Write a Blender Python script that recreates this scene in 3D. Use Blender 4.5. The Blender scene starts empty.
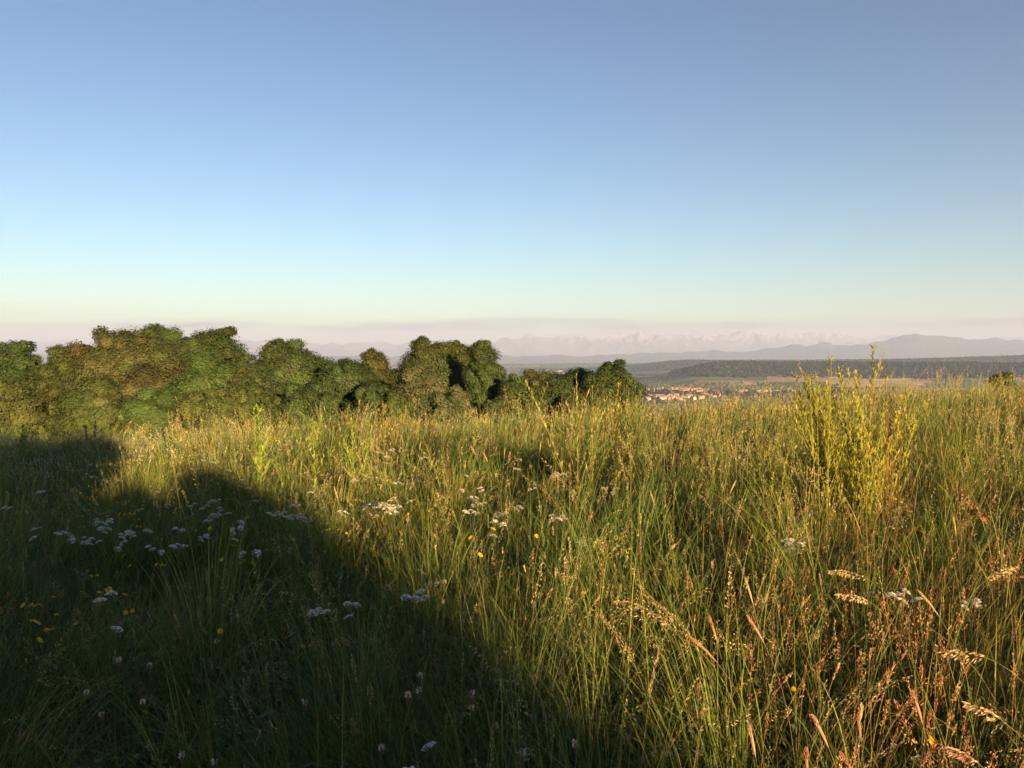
import bpy, math, random
import numpy as np
from mathutils import Vector, Matrix

random.seed(7)
rng = np.random.default_rng(11)
C = bpy.context.scene.collection
SC = bpy.context.scene
PI = math.pi

# ---------------------------------------------------------------- camera
F = 810.0
EYE = 1.65
HOR = 358.0
PITCH = math.atan((384 - HOR) / F)
cam_d = bpy.data.cameras.new('camera')
cam_d.sensor_width = 36
cam_d.lens = 36 * F / 1024
cam_d.clip_start = 0.05
cam_d.clip_end = 200000
cam = bpy.data.objects.new('camera', cam_d)
C.objects.link(cam)
cam.location = (0, 0, EYE)
cam.rotation_euler = (PI / 2 - PITCH, 0, 0)
SC.camera = cam

# ---------------------------------------------------------------- noise
def _h(ix, iy, s):
    n = (ix.astype(np.int64) * 374761393 + iy.astype(np.int64) * 668265263 + s * 1442695041) & 0xffffffff
    n = ((n ^ (n >> 13)) * 1274126177) & 0xffffffff
    n = (n ^ (n >> 16)) & 0xffff
    return n / 65535.0

def vnoise(x, y, s=0):
    x = np.asarray(x, float); y = np.asarray(y, float)
    ix = np.floor(x); iy = np.floor(y)
    fx = x - ix; fy = y - iy
    fx = fx * fx * (3 - 2 * fx); fy = fy * fy * (3 - 2 * fy)
    a = _h(ix, iy, s); b = _h(ix + 1, iy, s); c = _h(ix, iy + 1, s); d = _h(ix + 1, iy + 1, s)
    return (a * (1 - fx) + b * fx) * (1 - fy) + (c * (1 - fx) + d * fx) * fy

def fbm(x, y, s=0, o=4):
    t = 0; a = .5; n = 0
    for i in range(o):
        t = t + a * vnoise(x * 2 ** i, y * 2 ** i, s + i * 17); n += a; a *= .5
    return t / n

def sm(a, b, x):
    t = np.clip((x - a) / (b - a), 0, 1)
    return t * t * (3 - 2 * t)

# ---------------------------------------------------------------- terrain
PLAIN = -170.0

def hills(x, y):
    r = np.hypot(x, y) + 1
    az = x / np.maximum(y, 1)
    px = 512 + F * az
    front = (y > 500)
    h = 14 * fbm(x / 900, y / 900, 31) * sm(900, 2500, r)
    # long wooded ridge right of the town
    a = sm(625, 720, px + 25 * (vnoise(x / 500, y / 500, 5) - .5))
    h = h + front * a * 128 * np.exp(-((r - 6100) / 900) ** 2) * (0.93 + .1 * vnoise(px / 60, r * 0, 3))
    # second ridge behind, higher to the right
    b = sm(560, 700, px)
    h = h + front * b * (118 + 52 * sm(840, 1040, px) + 12 * vnoise(px / 40, r * 0, 8)) * np.exp(-((r - 10500) / 1500) ** 2)
    # low swells on the far plain
    h = h + front * 60 * fbm(x / 5000, y / 2500, 77) * sm(11000, 18000, r)
    return h

def ground(x, y):
    x = np.asarray(x, float); y = np.asarray(y, float)
    xs = 30 * np.tanh(x / 30)
    g = 0.050 * xs - 0.022 * np.clip(y, -30, 60) + 0.09 * (fbm(x / 3.1, y / 3.1, 1) - .5) + .25 * (fbm(x / 14, y / 14, 2) - .5)
    yc = 18.5 + 0.10 * xs
    d = np.maximum(0, y - yc)
    g = g - .24 * (np.sqrt(d * d + 13 * 13) - 13)
    d2 = np.maximum(0, np.abs(x) - 120)
    g = g - .2 * (np.sqrt(d2 * d2 + 60 * 60) - 60)
    z = PLAIN + hills(x, y)
    k = 12.0
    m = np.maximum(g, z)
    return m + k * np.log1p(np.exp(-np.abs(g - z) / k)) * (np.abs(g - z) < 80)

def gz(x, y):
    return float(ground(np.array([x]), np.array([y]))[0])

def ray(px, py):
    """unit-depth direction through a photo pixel"""
    u = (px - 512) / F; v = (384 - py) / F
    c, s = math.cos(PITCH), math.sin(PITCH)
    return np.array([u, c + v * s, -s + v * c])

def spot(px, py, h):
    """ground point where a plant of height h would reach that line of sight"""
    d = ray(px, py)
    t = .8 * (60 / .8) ** (np.arange(700) / 699)
    hit = np.nonzero(EYE + d[2] * t <= ground(d[0] * t, d[1] * t) + h)[0]
    k = t[hit[0]] if len(hit) else 19
    return d[0] * k, d[1] * k

def at(px, dist):
    d = ray(px, HOR)
    s = dist / d[1]
    return d[0] * s, dist

# ---------------------------------------------------------------- mesh helper
class Geo:
    def __init__(self):
        self.v = []; self.q = []; self.t = []; self.c = []; self.n = 0
        self.qm = []; self.tm = []
    def add(self, v, q=None, t=None, col=None, mat=0):
        v = np.asarray(v, np.float32).reshape(-1, 3)
        if q is not None and len(q):
            q = np.asarray(q, np.int64).reshape(-1, 4); self.q.append(q + self.n); self.qm.append(np.full(len(q), mat, np.int32))
        if t is not None and len(t):
            t = np.asarray(t, np.int64).reshape(-1, 3); self.t.append(t + self.n); self.tm.append(np.full(len(t), mat, np.int32))
        if col is None: col = (.1, .1, .1)
        col = np.asarray(col, np.float32)
        if col.ndim == 1: col = np.tile(col, (len(v), 1))
        self.v.append(v); self.c.append(col[:, :3]); self.n += len(v)
    def build(self, name, mats, parent=None, smooth=False):
        v = np.concatenate(self.v); c = np.concatenate(self.c)
        q = np.concatenate(self.q) if self.q else np.zeros((0, 4), np.int64)
        t = np.concatenate(self.t) if self.t else np.zeros((0, 3), np.int64)
        me = bpy.data.meshes.new(name)
        me.vertices.add(len(v)); me.vertices.foreach_set('co', v.ravel())
        nl = q.size + t.size; npoly = len(q) + len(t)
        me.loops.add(nl)
        me.loops.foreach_set('vertex_index', np.concatenate([q.ravel(), t.ravel()]).astype(np.int32))
        me.polygons.add(npoly)
        st = np.concatenate([np.arange(len(q)) * 4, q.size + np.arange(len(t)) * 3]).astype(np.int32)
        me.polygons.foreach_set('loop_start', st)
        mi = np.concatenate(self.qm + self.tm)
        me.polygons.foreach_set('material_index', mi)
        me.polygons.foreach_set('use_smooth', np.full(npoly, smooth, bool))
        me.update(calc_edges=True)
        a = me.attributes.new('Col', 'FLOAT_COLOR', 'POINT')
        cc = np.ones((len(v), 4), np.float32); cc[:, :3] = c
        a.data.foreach_set('color', cc.ravel())
        if not isinstance(mats, (list, tuple)): mats = [mats]
        for m in mats: me.materials.append(m)
        o = bpy.data.objects.new(name, me); C.objects.link(o)
        if parent: o.parent = parent
        return o

def tag(o, label=None, cat=None, group=None, kind=None):
    if label: o['label'] = label
    if cat: o['category'] = cat
    if group: o['group'] = group
    if kind: o['kind'] = kind
    return o

def empty(name, loc, rz=0.0, s=1.0):
    o = bpy.data.objects.new(name, None); C.objects.link(o)
    o.empty_display_size = .1
    o.location = loc; o.rotation_euler = (0, 0, rz); o.scale = (s, s, s)
    return o

def copy_tree(o, parent=None):
    c = o.copy(); C.objects.link(c)
    if parent: c.parent = parent
    for k in list(o.children): copy_tree(k, c)
    return c

# ---------------------------------------------------------------- materials
def new_mat(name):
    m = bpy.data.materials.new(name); m.use_nodes = True
    nt = m.node_tree; nt.nodes.clear()
    return m, nt, nt.nodes, nt.links

def leaf_mat(name, trans=.35, rough=.55, var=.25, scale=9.0, spec=.25, tint=(1.15, 1.1, .7)):
    m, nt, N, L = new_mat(name)
    out = N.new('ShaderNodeOutputMaterial')
    at_ = N.new('ShaderNodeAttribute'); at_.attribute_name = 'Col'
    tc = N.new('ShaderNodeTexCoord')
    no = N.new('ShaderNodeTexNoise'); no.inputs['Scale'].default_value = scale; no.inputs['Detail'].default_value = 3
    L.new(tc.outputs['Object'], no.inputs['Vector'])
    mr = N.new('ShaderNodeMapRange'); mr.inputs[1].default_value = .25; mr.inputs[2].default_value = .75
    mr.inputs[3].default_value = 1 - var; mr.inputs[4].default_value = 1 + var
    L.new(no.outputs['Fac'], mr.inputs[0])
    mu = N.new('ShaderNodeVectorMath'); mu.operation = 'SCALE'
    L.new(at_.outputs['Color'], mu.inputs[0]); L.new(mr.outputs[0], mu.inputs['Scale'])
    p = N.new('ShaderNodeBsdfPrincipled')
    p.inputs['Roughness'].default_value = rough
    p.inputs['Specular IOR Level'].default_value = spec
    L.new(mu.outputs[0], p.inputs['Base Color'])
    last = p.outputs[0]
    if trans > 0:
        tr = N.new('ShaderNodeBsdfTranslucent')
        tm = N.new('ShaderNodeVectorMath'); tm.operation = 'MULTIPLY'; tm.inputs[1].default_value = tint
        L.new(mu.outputs[0], tm.inputs[0]); L.new(tm.outputs[0], tr.inputs['Color'])
        mx = N.new('ShaderNodeMixShader'); mx.inputs[0].default_value = trans
        L.new(p.outputs[0], mx.inputs[1]); L.new(tr.outputs[0], mx.inputs[2]); last = mx.outputs[0]
    L.new(last, out.inputs[0])
    return m

M_GRASS = leaf_mat('grass_blades', .25, .5, .3, 4, .22)
M_SEED = leaf_mat('dry_seed_heads', .3, .7, .2, 30, .15, (1.1, 1, .8))
M_TREE = leaf_mat('tree_leaves', .22, .6, .18, .8, .12, (1.1, 1.15, .6))
M_PLANT = leaf_mat('weed_leaves', .4, .5, .2, 20)
M_PETAL = leaf_mat('petals', .3, .7, .06, 60, .1, (1, 1, .95))
M_BARK = leaf_mat('bark', 0, .85, .35, 6)
M_FAR = leaf_mat('distant_wood', 0, .9, .3, .01, 0)

def soil_mat():
    m, nt, N, L = new_mat('soil_and_litter')
    out = N.new('ShaderNodeOutputMaterial'); p = N.new('ShaderNodeBsdfPrincipled')
    tc = N.new('ShaderNodeTexCoord')
    n1 = N.new('ShaderNodeTexNoise'); n1.inputs['Scale'].default_value = 6; n1.inputs['Detail'].default_value = 8
    L.new(tc.outputs['Object'], n1.inputs['Vector'])
    cr = N.new('ShaderNodeValToRGB')
    cr.color_ramp.elements[0].color = (.02, .025, .01, 1); cr.color_ramp.elements[0].position = .3
    cr.color_ramp.elements[1].color = (.07, .075, .03, 1); cr.color_ramp.elements[1].position = .7
    L.new(n1.outputs['Fac'], cr.inputs[0]); L.new(cr.outputs[0], p.inputs['Base Color'])
    p.inputs['Roughness'].default_value = .95; p.inputs['Specular IOR Level'].default_value = .1
    b = N.new('ShaderNodeBump'); b.inputs['Strength'].default_value = .6; b.inputs['Distance'].default_value = .03
    L.new(n1.outputs['Fac'], b.inputs['Height']); L.new(b.outputs[0], p.inputs['Normal'])
    L.new(p.outputs[0], out.inputs[0])
    return m

def farm_mat():
    m, nt, N, L = new_mat('farmland')
    out = N.new('ShaderNodeOutputMaterial'); p = N.new('ShaderNodeBsdfPrincipled')
    tc = N.new('ShaderNodeTexCoord')
    mp = N.new('ShaderNodeMapping'); mp.inputs['Scale'].default_value = (1 / 420, 1 / 330, 0.0); mp.inputs['Rotation'].default_value = (0, 0, .25)
    L.new(tc.outputs['Object'], mp.inputs[0])
    vo = N.new('ShaderNodeTexVoronoi'); vo.voronoi_dimensions = '2D'; vo.distance = 'CHEBYCHEV'; vo.inputs['Scale'].default_value = 1
    L.new(mp.outputs[0], vo.inputs['Vector'])
    se = N.new('ShaderNodeSeparateColor'); L.new(vo.outputs['Color'], se.inputs[0])
    cr = N.new('ShaderNodeValToRGB'); cr.color_ramp.interpolation = 'CONSTANT'
    cols = [(0, (.10, .13, .05)), (.22, (.50, .34, .20)), (.36, (.15, .19, .07)), (.52, (.07, .10, .04)), (.62, (.62, .40, .28)), (.74, (.11, .15, .06)), (.88, (.24, .20, .11))]
    el = cr.color_ramp.elements
    el[0].position = 0; el[0].color = (*cols[0][1], 1)
    el[1].position = cols[1][0]; el[1].color = (*cols[1][1], 1)
    for pos, c in cols[2:]:
        e = el.new(pos); e.color = (*c, 1)
    L.new(se.outputs[0], cr.inputs[0])
    n2 = N.new('ShaderNodeTexNoise'); n2.inputs['Scale'].default_value = .004; n2.inputs['Detail'].default_value = 8
    L.new(tc.outputs['Object'], n2.inputs['Vector'])
    mx = N.new('ShaderNodeMix'); mx.data_type = 'RGBA'; mx.blend_type = 'MULTIPLY'; mx.inputs[0].default_value = .8
    c2 = N.new('ShaderNodeValToRGB'); c2.color_ramp.elements[0].color = (.45, .5, .45, 1); c2.color_ramp.elements[0].position = .4
    c2.color_ramp.elements[1].color = (1, 1, 1, 1); c2.color_ramp.elements[1].position = .55
    L.new(n2.outputs['Fac'], c2.inputs[0])
    L.new(cr.outputs[0], mx.inputs[6]); L.new(c2.outputs[0], mx.inputs[7])
    L.new(mx.outputs[2], p.inputs['Base Color'])
    p.inputs['Roughness'].default_value = .95; p.inputs['Specular IOR Level'].default_value = .05
    L.new(p.outputs[0], out.inputs[0])
    return m

def mountain_mat(name, lo, hi, snow, z0, z1):
    m, nt, N, L = new_mat(name)
    out = N.new('ShaderNodeOutputMaterial'); p = N.new('ShaderNodeBsdfPrincipled')
    tc = N.new('ShaderNodeTexCoord')
    n1 = N.new('ShaderNodeTexNoise'); n1.inputs['Scale'].default_value = .0009; n1.inputs['Detail'].default_value = 9; n1.inputs['Roughness'].default_value = .65
    L.new(tc.outputs['Object'], n1.inputs['Vector'])
    cr = N.new('ShaderNodeValToRGB')
    cr.color_ramp.elements[0].color = (*lo, 1); cr.color_ramp.elements[0].position = .4
    cr.color_ramp.elements[1].color = (*hi, 1); cr.color_ramp.elements[1].position = .62
    L.new(n1.outputs['Fac'], cr.inputs[0])
    sp = N.new('ShaderNodeSeparateXYZ'); L.new(tc.outputs['Object'], sp.inputs[0])
    ad = N.new('ShaderNodeMath'); ad.operation = 'MULTIPLY_ADD'; ad.inputs[1].default_value = (z1 - z0) * 2.2
    L.new(n1.outputs['Fac'], ad.inputs[0]); L.new(sp.outputs[2], ad.inputs[2])
    mr = N.new('ShaderNodeMapRange'); mr.inputs[1].default_value = z0 + (z1 - z0) * 1.1; mr.inputs[2].default_value = z1 + (z1 - z0) * 1.1
    L.new(ad.outputs[0], mr.inputs[0])
    mx = N.new('ShaderNodeMix'); mx.data_type = 'RGBA'
    L.new(mr.outputs[0], mx.inputs[0]); L.new(cr.outputs[0], mx.inputs[6]); mx.inputs[7].default_value = (*snow, 1)
    L.new(mx.outputs[2], p.inputs['Base Color']); p.inputs['Roughness'].default_value = .95
    p.inputs['Specular IOR Level'].default_value = .05
    L.new(p.outputs[0], out.inputs[0])
    return m

# ---------------------------------------------------------------- world and sun
SUN_EL = math.radians(8.0)
SUN_AZ = math.radians(180 - 24)          # measured from +Y towards +X: behind the camera, to its right
SDIR = Vector((math.sin(SUN_AZ) * math.cos(SUN_EL), math.cos(SUN_AZ) * math.cos(SUN_EL), math.sin(SUN_EL)))
sun_d = bpy.data.lights.new('sun', 'SUN'); sun_d.energy = 5.0; sun_d.angle = math.radians(.5); sun_d.color = (1, .65, .31)
sun = bpy.data.objects.new('sun', sun_d); C.objects.link(sun)
sun.rotation_euler = SDIR.to_track_quat('Z', 'Y').to_euler(); sun.location = (20, -30, 40)

W = bpy.data.worlds.new('World'); SC.world = W; W.use_nodes = True
nt = W.node_tree; nt.nodes.clear(); N = nt.nodes; L = nt.links
wo = N.new('ShaderNodeOutputWorld'); bg = N.new('ShaderNodeBackground')
sky = N.new('ShaderNodeTexSky'); sky.sky_type = 'NISHITA'; sky.sun_disc = False
sky.sun_elevation = SUN_EL; sky.sun_rotation = SUN_AZ
sky.altitude = 600; sky.air_density = 1.0; sky.dust_density = .5; sky.ozone_density = 1.5
bg.inputs['Strength'].default_value = .076
# low cloud bank far away: direction based, near the horizon only
tc = N.new('ShaderNodeTexCoord'); sx = N.new('ShaderNodeSeparateXYZ'); L.new(tc.outputs['Generated'], sx.inputs[0])
mp = N.new('ShaderNodeMapping'); mp.inputs['Scale'].default_value = (2.6, 2.6, 60)
L.new(tc.outputs['Generated'], mp.inputs[0])
cn = N.new('ShaderNodeTexNoise'); cn.inputs['Scale'].default_value = 1.0; cn.inputs['Detail'].default_value = 7; cn.inputs['Roughness'].default_value = .55
L.new(mp.outputs[0], cn.inputs['Vector'])
# height of the bank's upper rim wobbles with the noise
ad = N.new('ShaderNodeMath'); ad.operation = 'MULTIPLY_ADD'; ad.inputs[1].default_value = .040; L.new(cn.outputs['Fac'], ad.inputs[0]); L.new(sx.outputs[2], ad.inputs[2])
cr = N.new('ShaderNodeValToRGB'); e = cr.color_ramp.elements
e[0].position = 0.0; e[0].color = (.50, .50, .50, 1)
e[1].position = 1.0; e[1].color = (0, 0, 0, 1)
for pos, v in ((.30, .55), (.55, .50), (.66, .55), (.73, .95), (.80, .85), (.86, .2), (.95, 0)):
    q = e.new(pos); q.color = (v, v, v, 1)
mr = N.new('ShaderNodeMapRange'); mr.inputs[1].default_value = 0; mr.inputs[2].default_value = .075
L.new(ad.outputs[0], mr.inputs[0]); L.new(mr.outputs[0], cr.inputs[0])
m2 = N.new('ShaderNodeMapping'); m2.inputs['Scale'].default_value = (4.5, 4.5, 26); m2.inputs['Location'].default_value = (3.1, 0, 0)
L.new(tc.outputs['Generated'], m2.inputs[0])
n2 = N.new('ShaderNodeTexNoise'); n2.inputs['Scale'].default_value = 1.0; n2.inputs['Detail'].default_value = 5; n2.inputs['Roughness'].default_value = .6
L.new(m2.outputs[0], n2.inputs['Vector'])
r2 = N.new('ShaderNodeMapRange'); r2.inputs[1].default_value = .38; r2.inputs[2].default_value = .62; r2.inputs[3].default_value = .25; r2.inputs[4].default_value = 1.1
L.new(n2.outputs['Fac'], r2.inputs[0])
cm = N.new('ShaderNodeMath'); cm.operation = 'MULTIPLY'; cm.use_clamp = True; L.new(cr.outputs[0], cm.inputs[0]); L.new(r2.outputs[0], cm.inputs[1])
mxc = N.new('ShaderNodeMix'); mxc.data_type = 'RGBA'
L.new(cm.outputs[0], mxc.inputs[0]); gm = N.new('ShaderNodeGamma'); gm.inputs[1].default_value = 1.4
L.new(sky.outputs[0], gm.inputs[0])
gs = N.new('ShaderNodeVectorMath'); gs.operation = 'MULTIPLY'; gs.inputs[1].default_value = (.256, .285, .320); L.new(gm.outputs[0], gs.inputs[0])
L.new(gs.outputs[0], mxc.inputs[6])
cc2 = N.new('ShaderNodeValToRGB'); L.new(mr.outputs[0], cc2.inputs[0]); e2 = cc2.color_ramp.elements
e2[0].position = .62; e2[0].color = (.66, .52, .46, 1); e2[1].position = .74; e2[1].color = (.30, .255, .295, 1)
cs2 = N.new('ShaderNodeVectorMath'); cs2.operation = 'SCALE'; cs2.inputs['Scale'].default_value = 3.2; L.new(cc2.outputs[0], cs2.inputs[0])
L.new(cs2.outputs[0], mxc.inputs[7])
L.new(mxc.outputs[2], bg.inputs['Color']); L.new(bg.outputs[0], wo.inputs['Surface'])

SC.view_settings.view_transform = 'Standard'; SC.view_settings.look = 'None'
SC.view_settings.gamma = 1; SC.view_settings.use_curve_mapping = False
SC.view_settings.exposure = 2.1
SC.cycles.use_denoising = True
SC.cycles.max_bounces = 6; SC.cycles.diffuse_bounces = 3; SC.cycles.transmission_bounces = 4; SC.cycles.volume_bounces = 1
SC.cycles.use_adaptive_sampling = True; SC.cycles.adaptive_threshold = .015

# ---------------------------------------------------------------- ground sheet
def build_ground():
    az = np.concatenate([np.linspace(-180, -50, 30)[:-1], np.linspace(-50, 50, 420), np.linspace(50, 180, 30)[1:]]) * PI / 180
    nr = 330
    r = .4 * (62000 / .4) ** (np.arange(nr) / (nr - 1))
    A, R = np.meshgrid(az, r)
    X = R * np.sin(A); Y = R * np.cos(A)
    k = np.where(Y < -2500, 2500 / np.maximum(-Y, 1), 1)
    X = X * k; Y = Y * k
    sc_ = np.where(np.abs(X) > 50000, 50000 / np.maximum(np.abs(X), 1), 1)
    X = X * sc_
    Z = ground(X, Y)
    v = np.stack([X, Y, Z], -1).reshape(-1, 3)
    v = np.vstack([v, [[0, 0, gz(0, 0)]]])
    na = len(az)
    i = np.arange(nr - 1)[:, None] * na + np.arange(na - 1)[None, :]
    q = np.stack([i, i + 1, i + na + 1, i + na], -1)[:, :, ::-1]
    R0 = np.broadcast_to(r[:-1, None], i.shape)
    g = Geo()
    near = (R0 < 140).ravel()
    q = q.reshape(-1, 4)
    # keep the outermost clamped cells from collapsing
    pv = v[q]
    area = np.linalg.norm(np.cross(pv[:, 2] - pv[:, 0], pv[:, 3] - pv[:, 1]), axis=1)
    ok = area > 1e-4
    g.v.append(v.astype(np.float32)); g.c.append(np.full((len(v), 3), .1, np.float32)); g.n = len(v)
    g.q.append(q[near & ok]); g.qm.append(np.zeros(int((near & ok).sum()), np.int32))
    g.q.append(q[~near & ok]); g.qm.append(np.ones(int((~near & ok).sum()), np.int32))
    t = np.stack([np.full(na - 1, na * nr), np.arange(na - 1) + 1, np.arange(na - 1)], -1)
    g.t.append(t); g.tm.append(np.zeros(len(t), np.int32))
    o = g.build('ground', [soil_mat(), farm_mat()], smooth=True)
    tag(o, kind='structure')
build_ground()

# ---------------------------------------------------------------- mountains
def range_mesh(name, r0, r1, prof, mat, seed, rough, nr=34, az0=-42, az1=42, na=1700):
    az = np.linspace(az0, az1, na) * PI / 180
    t = np.linspace(0, 1, nr)
    A, T = np.meshgrid(az, t)
    R = r0 + (r1 - r0) * T
    X = R * np.tan(A); Y = R
    px = 512 + F * np.tan(A)
    top = prof(px) + (r0 / 46000) * 260 * (fbm(px / 14, px * 0, seed + 40) - .5)
    # ridged relief
    rd = 0; a = 1.0; n = 0
    for i in range(5):
        s = 2400 / 2 ** i
        rd = rd + a * (1 - np.abs(2 * vnoise(X / s, Y / s, seed + i) - 1)); n += a; a *= .55
    rd = rd / n
    shape = np.sin(np.clip(T, 0, 1) * PI * .98 + .02) ** .8
    Z = PLAIN - 2 + (top - PLAIN) * shape * (1 - rough + rough * 1.35 * rd)
    v = np.stack([X, Y, Z], -1).reshape(-1, 3)
    i = np.arange(nr - 1)[:, None] * na + np.arange(na - 1)[None, :]
    q = np.stack([i, i + 1, i + na + 1, i + na], -1).reshape(-1, 4)
    g = Geo(); g.add(v, q=q)
    o = g.build(name, mat, smooth=False); tag(o, kind='structure')

def interp(xs, ys):
    return lambda p: np.interp(p, xs, ys)

def elev(dist, xs, ys):       # photo skyline row -> height in metres at that distance
    f = interp(xs, ys)
    return lambda p: EYE + (HOR - f(p)) / F * dist

range_mesh('near_mountains', 28000, 36000,
           elev(32000, [-300, 480, 560, 620, 680, 740, 770, 800, 860, 905, 935, 955, 985, 1040, 1400],
                [354, 355, 356, 355, 353, 351, 347, 345, 341, 336, 334, 335, 339, 338, 339]),
           mountain_mat('forested_slopes', (.03, .045, .035), (.07, .08, .05), (.1, .1, .08), 5000, 6000), 50, .42)
range_mesh('snowy_mountains', 46000, 54000,
           elev(50000, [-300, 480, 540, 580, 640, 700, 760, 800, 850, 900, 1000, 1400],
                [344, 342, 336, 338, 333, 336, 331, 333, 335, 338, 338, 338]),
           mountain_mat('rock_and_snow', (.10, .10, .11), (.18, .17, .17), (.30, .28, .30), 900, 1500), 90, .65)

# ---------------------------------------------------------------- distant woods (one mass)
def blobs(g, P, w, h, col):
    n = len(P)
    u = np.array([[0, 0, 1], [.62, 0, .62], [.19, .59, .6], [-.5, .36, .66], [-.5, -.36, .6], [.19, -.59, .66],
                  [1, 0, 0], [.31, .95, 0], [-.81, .59, 0], [-.81, -.59, 0], [.31, -.95, 0]])
    V = u[None] * np.stack([w, w, h], -1)[:, None, :] * rng.uniform(.75, 1.2, (n, 11, 1)) + P[:, None, :]
    T = []
    for k in range(5):
        a, b = 1 + k, 1 + (k + 1) % 5; c, d = 6 + k, 6 + (k + 1) % 5
        T += [[0, a, b], [a, c, d], [a, d, b]]
    T = np.array(T)
    idx = (np.arange(n) * 11)[:, None, None] + T[None]
    g.add(V.reshape(-1, 3), t=idx.reshape(-1, 3), col=np.repeat(col, 11, 0))

def build_woods():
    g = Geo()
    # ridge woods
    n = 60000
    px = rng.uniform(520, 1180, n); r = rng.uniform(2200, 13500, n)
    u = (px - 512) / F
    y = r / np.sqrt(1 + u * u); x = u * y
    hh = hills(x, y)
    f = fbm(x / 700, y / 420, 200)
    mask = ((hh > 38 + 40 * f) & (f < .60)) | (f > .60)
    mask &= ~((r < 4800) & (px < 790) & (f < .64))
    x, y, r = x[mask], y[mask], r[mask]
    z = ground(x, y)
    w = rng.uniform(9, 16, len(x)) * (1 + (r > 8000) * .8); h = rng.uniform(14, 24, len(x))
    col = np.array([.012, .018, .016])[None] * rng.uniform(.7, 1.4, (len(x), 1)) + rng.uniform(0, .006, (len(x), 3))
    blobs(g, np.stack([x, y, z], -1), w, h, col)
    # far plain: strips of wood
    n = 26000
    px = rng.uniform(380, 1100, n); r = rng.uniform(9000, 18500, n)
    u = (px - 512) / F; y = r / np.sqrt(1 + u * u); x = u * y
    f = fbm(x / 1500, y / 600, 300)
    k = f > .56
    x, y = x[k], y[k]; z = ground(x, y)
    blobs(g, np.stack([x, y, z], -1), rng.uniform(20, 40, len(x)), rng.uniform(16, 26, len(x)), np.array([.04, .055, .03])[None] * rng.uniform(.7, 1.3, (len(x), 1)))
    # hedges and copses between the houses of the valley
    n = 5200
    px = rng.uniform(560, 1060, n); r = rng.uniform(2600, 4900, n)
    u = (px - 512) / F; y = r / np.sqrt(1 + u * u); x = u * y
    f = fbm(x / 500, y / 90, 400)
    k = f > .55
    x, y = x[k], y[k]; z = ground(x, y)
    blobs(g, np.stack([x, y, z], -1), rng.uniform(6, 12, len(x)), rng.uniform(8, 14, len(x)), np.array([.05, .07, .03])[None] * rng.uniform(.7, 1.3, (len(x), 1)))
    o = g.build('distant_woods', M_FAR)
    tag(o, 'dark blue-green woods covering the ridges and valley floor far away', 'woods', kind='stuff')
build_woods()

# ---------------------------------------------------------------- town
def flat_mat(name, col, rough=.8):
    m, nt, N, L = new_mat(name)
    out = N.new('ShaderNodeOutputMaterial'); p = N.new('ShaderNodeBsdfPrincipled')
    no = N.new('ShaderNodeTexNoise'); no.inputs['Scale'].default_value = .6; no.inputs['Detail'].default_value = 4
    cr = N.new('ShaderNodeValToRGB')
    cr.color_ramp.elements[0].color = (*[c * .8 for c in col], 1); cr.color_ramp.elements[1].color = (*[min(1, c * 1.15) for c in col], 1)
    tcn = N.new('ShaderNodeTexCoord'); L.new(tcn.outputs['Object'], no.inputs['Vector'])
    L.new(no.outputs['Fac'], cr.inputs[0]); L.new(cr.outputs[0], p.inputs['Base Color'])
    p.inputs['Roughness'].default_value = rough
    L.new(p.outputs[0], out.inputs[0])
    return m
M_WALLS = [flat_mat('render_white', (.38, .33, .29)), flat_mat('render_cream', (.30, .23, .17)), flat_mat('render_pink', (.32, .20, .15))]
M_ROOFS = [flat_mat('roof_red', (.22, .12, .095)), flat_mat('roof_brown', (.26, .13, .09)), flat_mat('roof_orange', (.26, .16, .12))]
M_WIN = flat_mat('dark_windows', (.05, .06, .07), .3)

def house_geo(w, d, h, rh):
    """walls, gable roof with overhang, window bands; materials 0 wall 1 roof 2 window"""
    g = Geo()
    def box(x0, x1, y0, y1, z0, z1, m):
        v = [(x0, y0, z0), (x1, y0, z0), (x1, y1, z0), (x0, y1, z0), (x0, y0, z1), (x1, y0, z1), (x1, y1, z1), (x0, y1, z1)]
        g.add(v, q=[(0, 3, 2, 1), (4, 5, 6, 7), (0, 1, 5, 4), (1, 2, 6, 5), (2, 3, 7, 6), (3, 0, 4, 7)], mat=m)
    box(-w / 2, w / 2, -d / 2, d / 2, -3, h, 0)
    g.add([(-w / 2, -d / 2, h), (-w / 2, d / 2, h), (-w / 2, 0, h + rh), (w / 2, -d / 2, h), (w / 2, d / 2, h), (w / 2, 0, h + rh)], t=[(0, 2, 1), (3, 4, 5)], mat=0)
    o = .6; e = h - o * rh / (d / 2)
    for s in (-1, 1):
        a = [(-w / 2 - o, s * (d / 2 + o), e + .15), (w / 2 + o, s * (d / 2 + o), e + .15), (w / 2 + o, 0, h + rh + .15), (-w / 2 - o, 0, h + rh + .15)]
        b = [(x, y, z + .35) for x, y, z in a]
        g.add(a + b, q=[(0, 1, 2, 3), (4, 7, 6, 5), (0, 4, 5, 1), (1, 5, 6, 2), (3, 2, 6, 7), (0, 3, 7, 4)], mat=1)
    nw = max(2, int(w / 3))
    for i in range(nw):
        xx = -w / 2 + (i + .5) * w / nw
        for zz in np.arange(1, h - 1.2, 2.8):
            for s in (-1, 1):
                yy = s * (d / 2 + .02)
                box(xx - .6, xx + .6, min(yy, yy + .03 * s), max(yy, yy + .03 * s), zz, zz + 1.3, 2)
    return g

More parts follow.
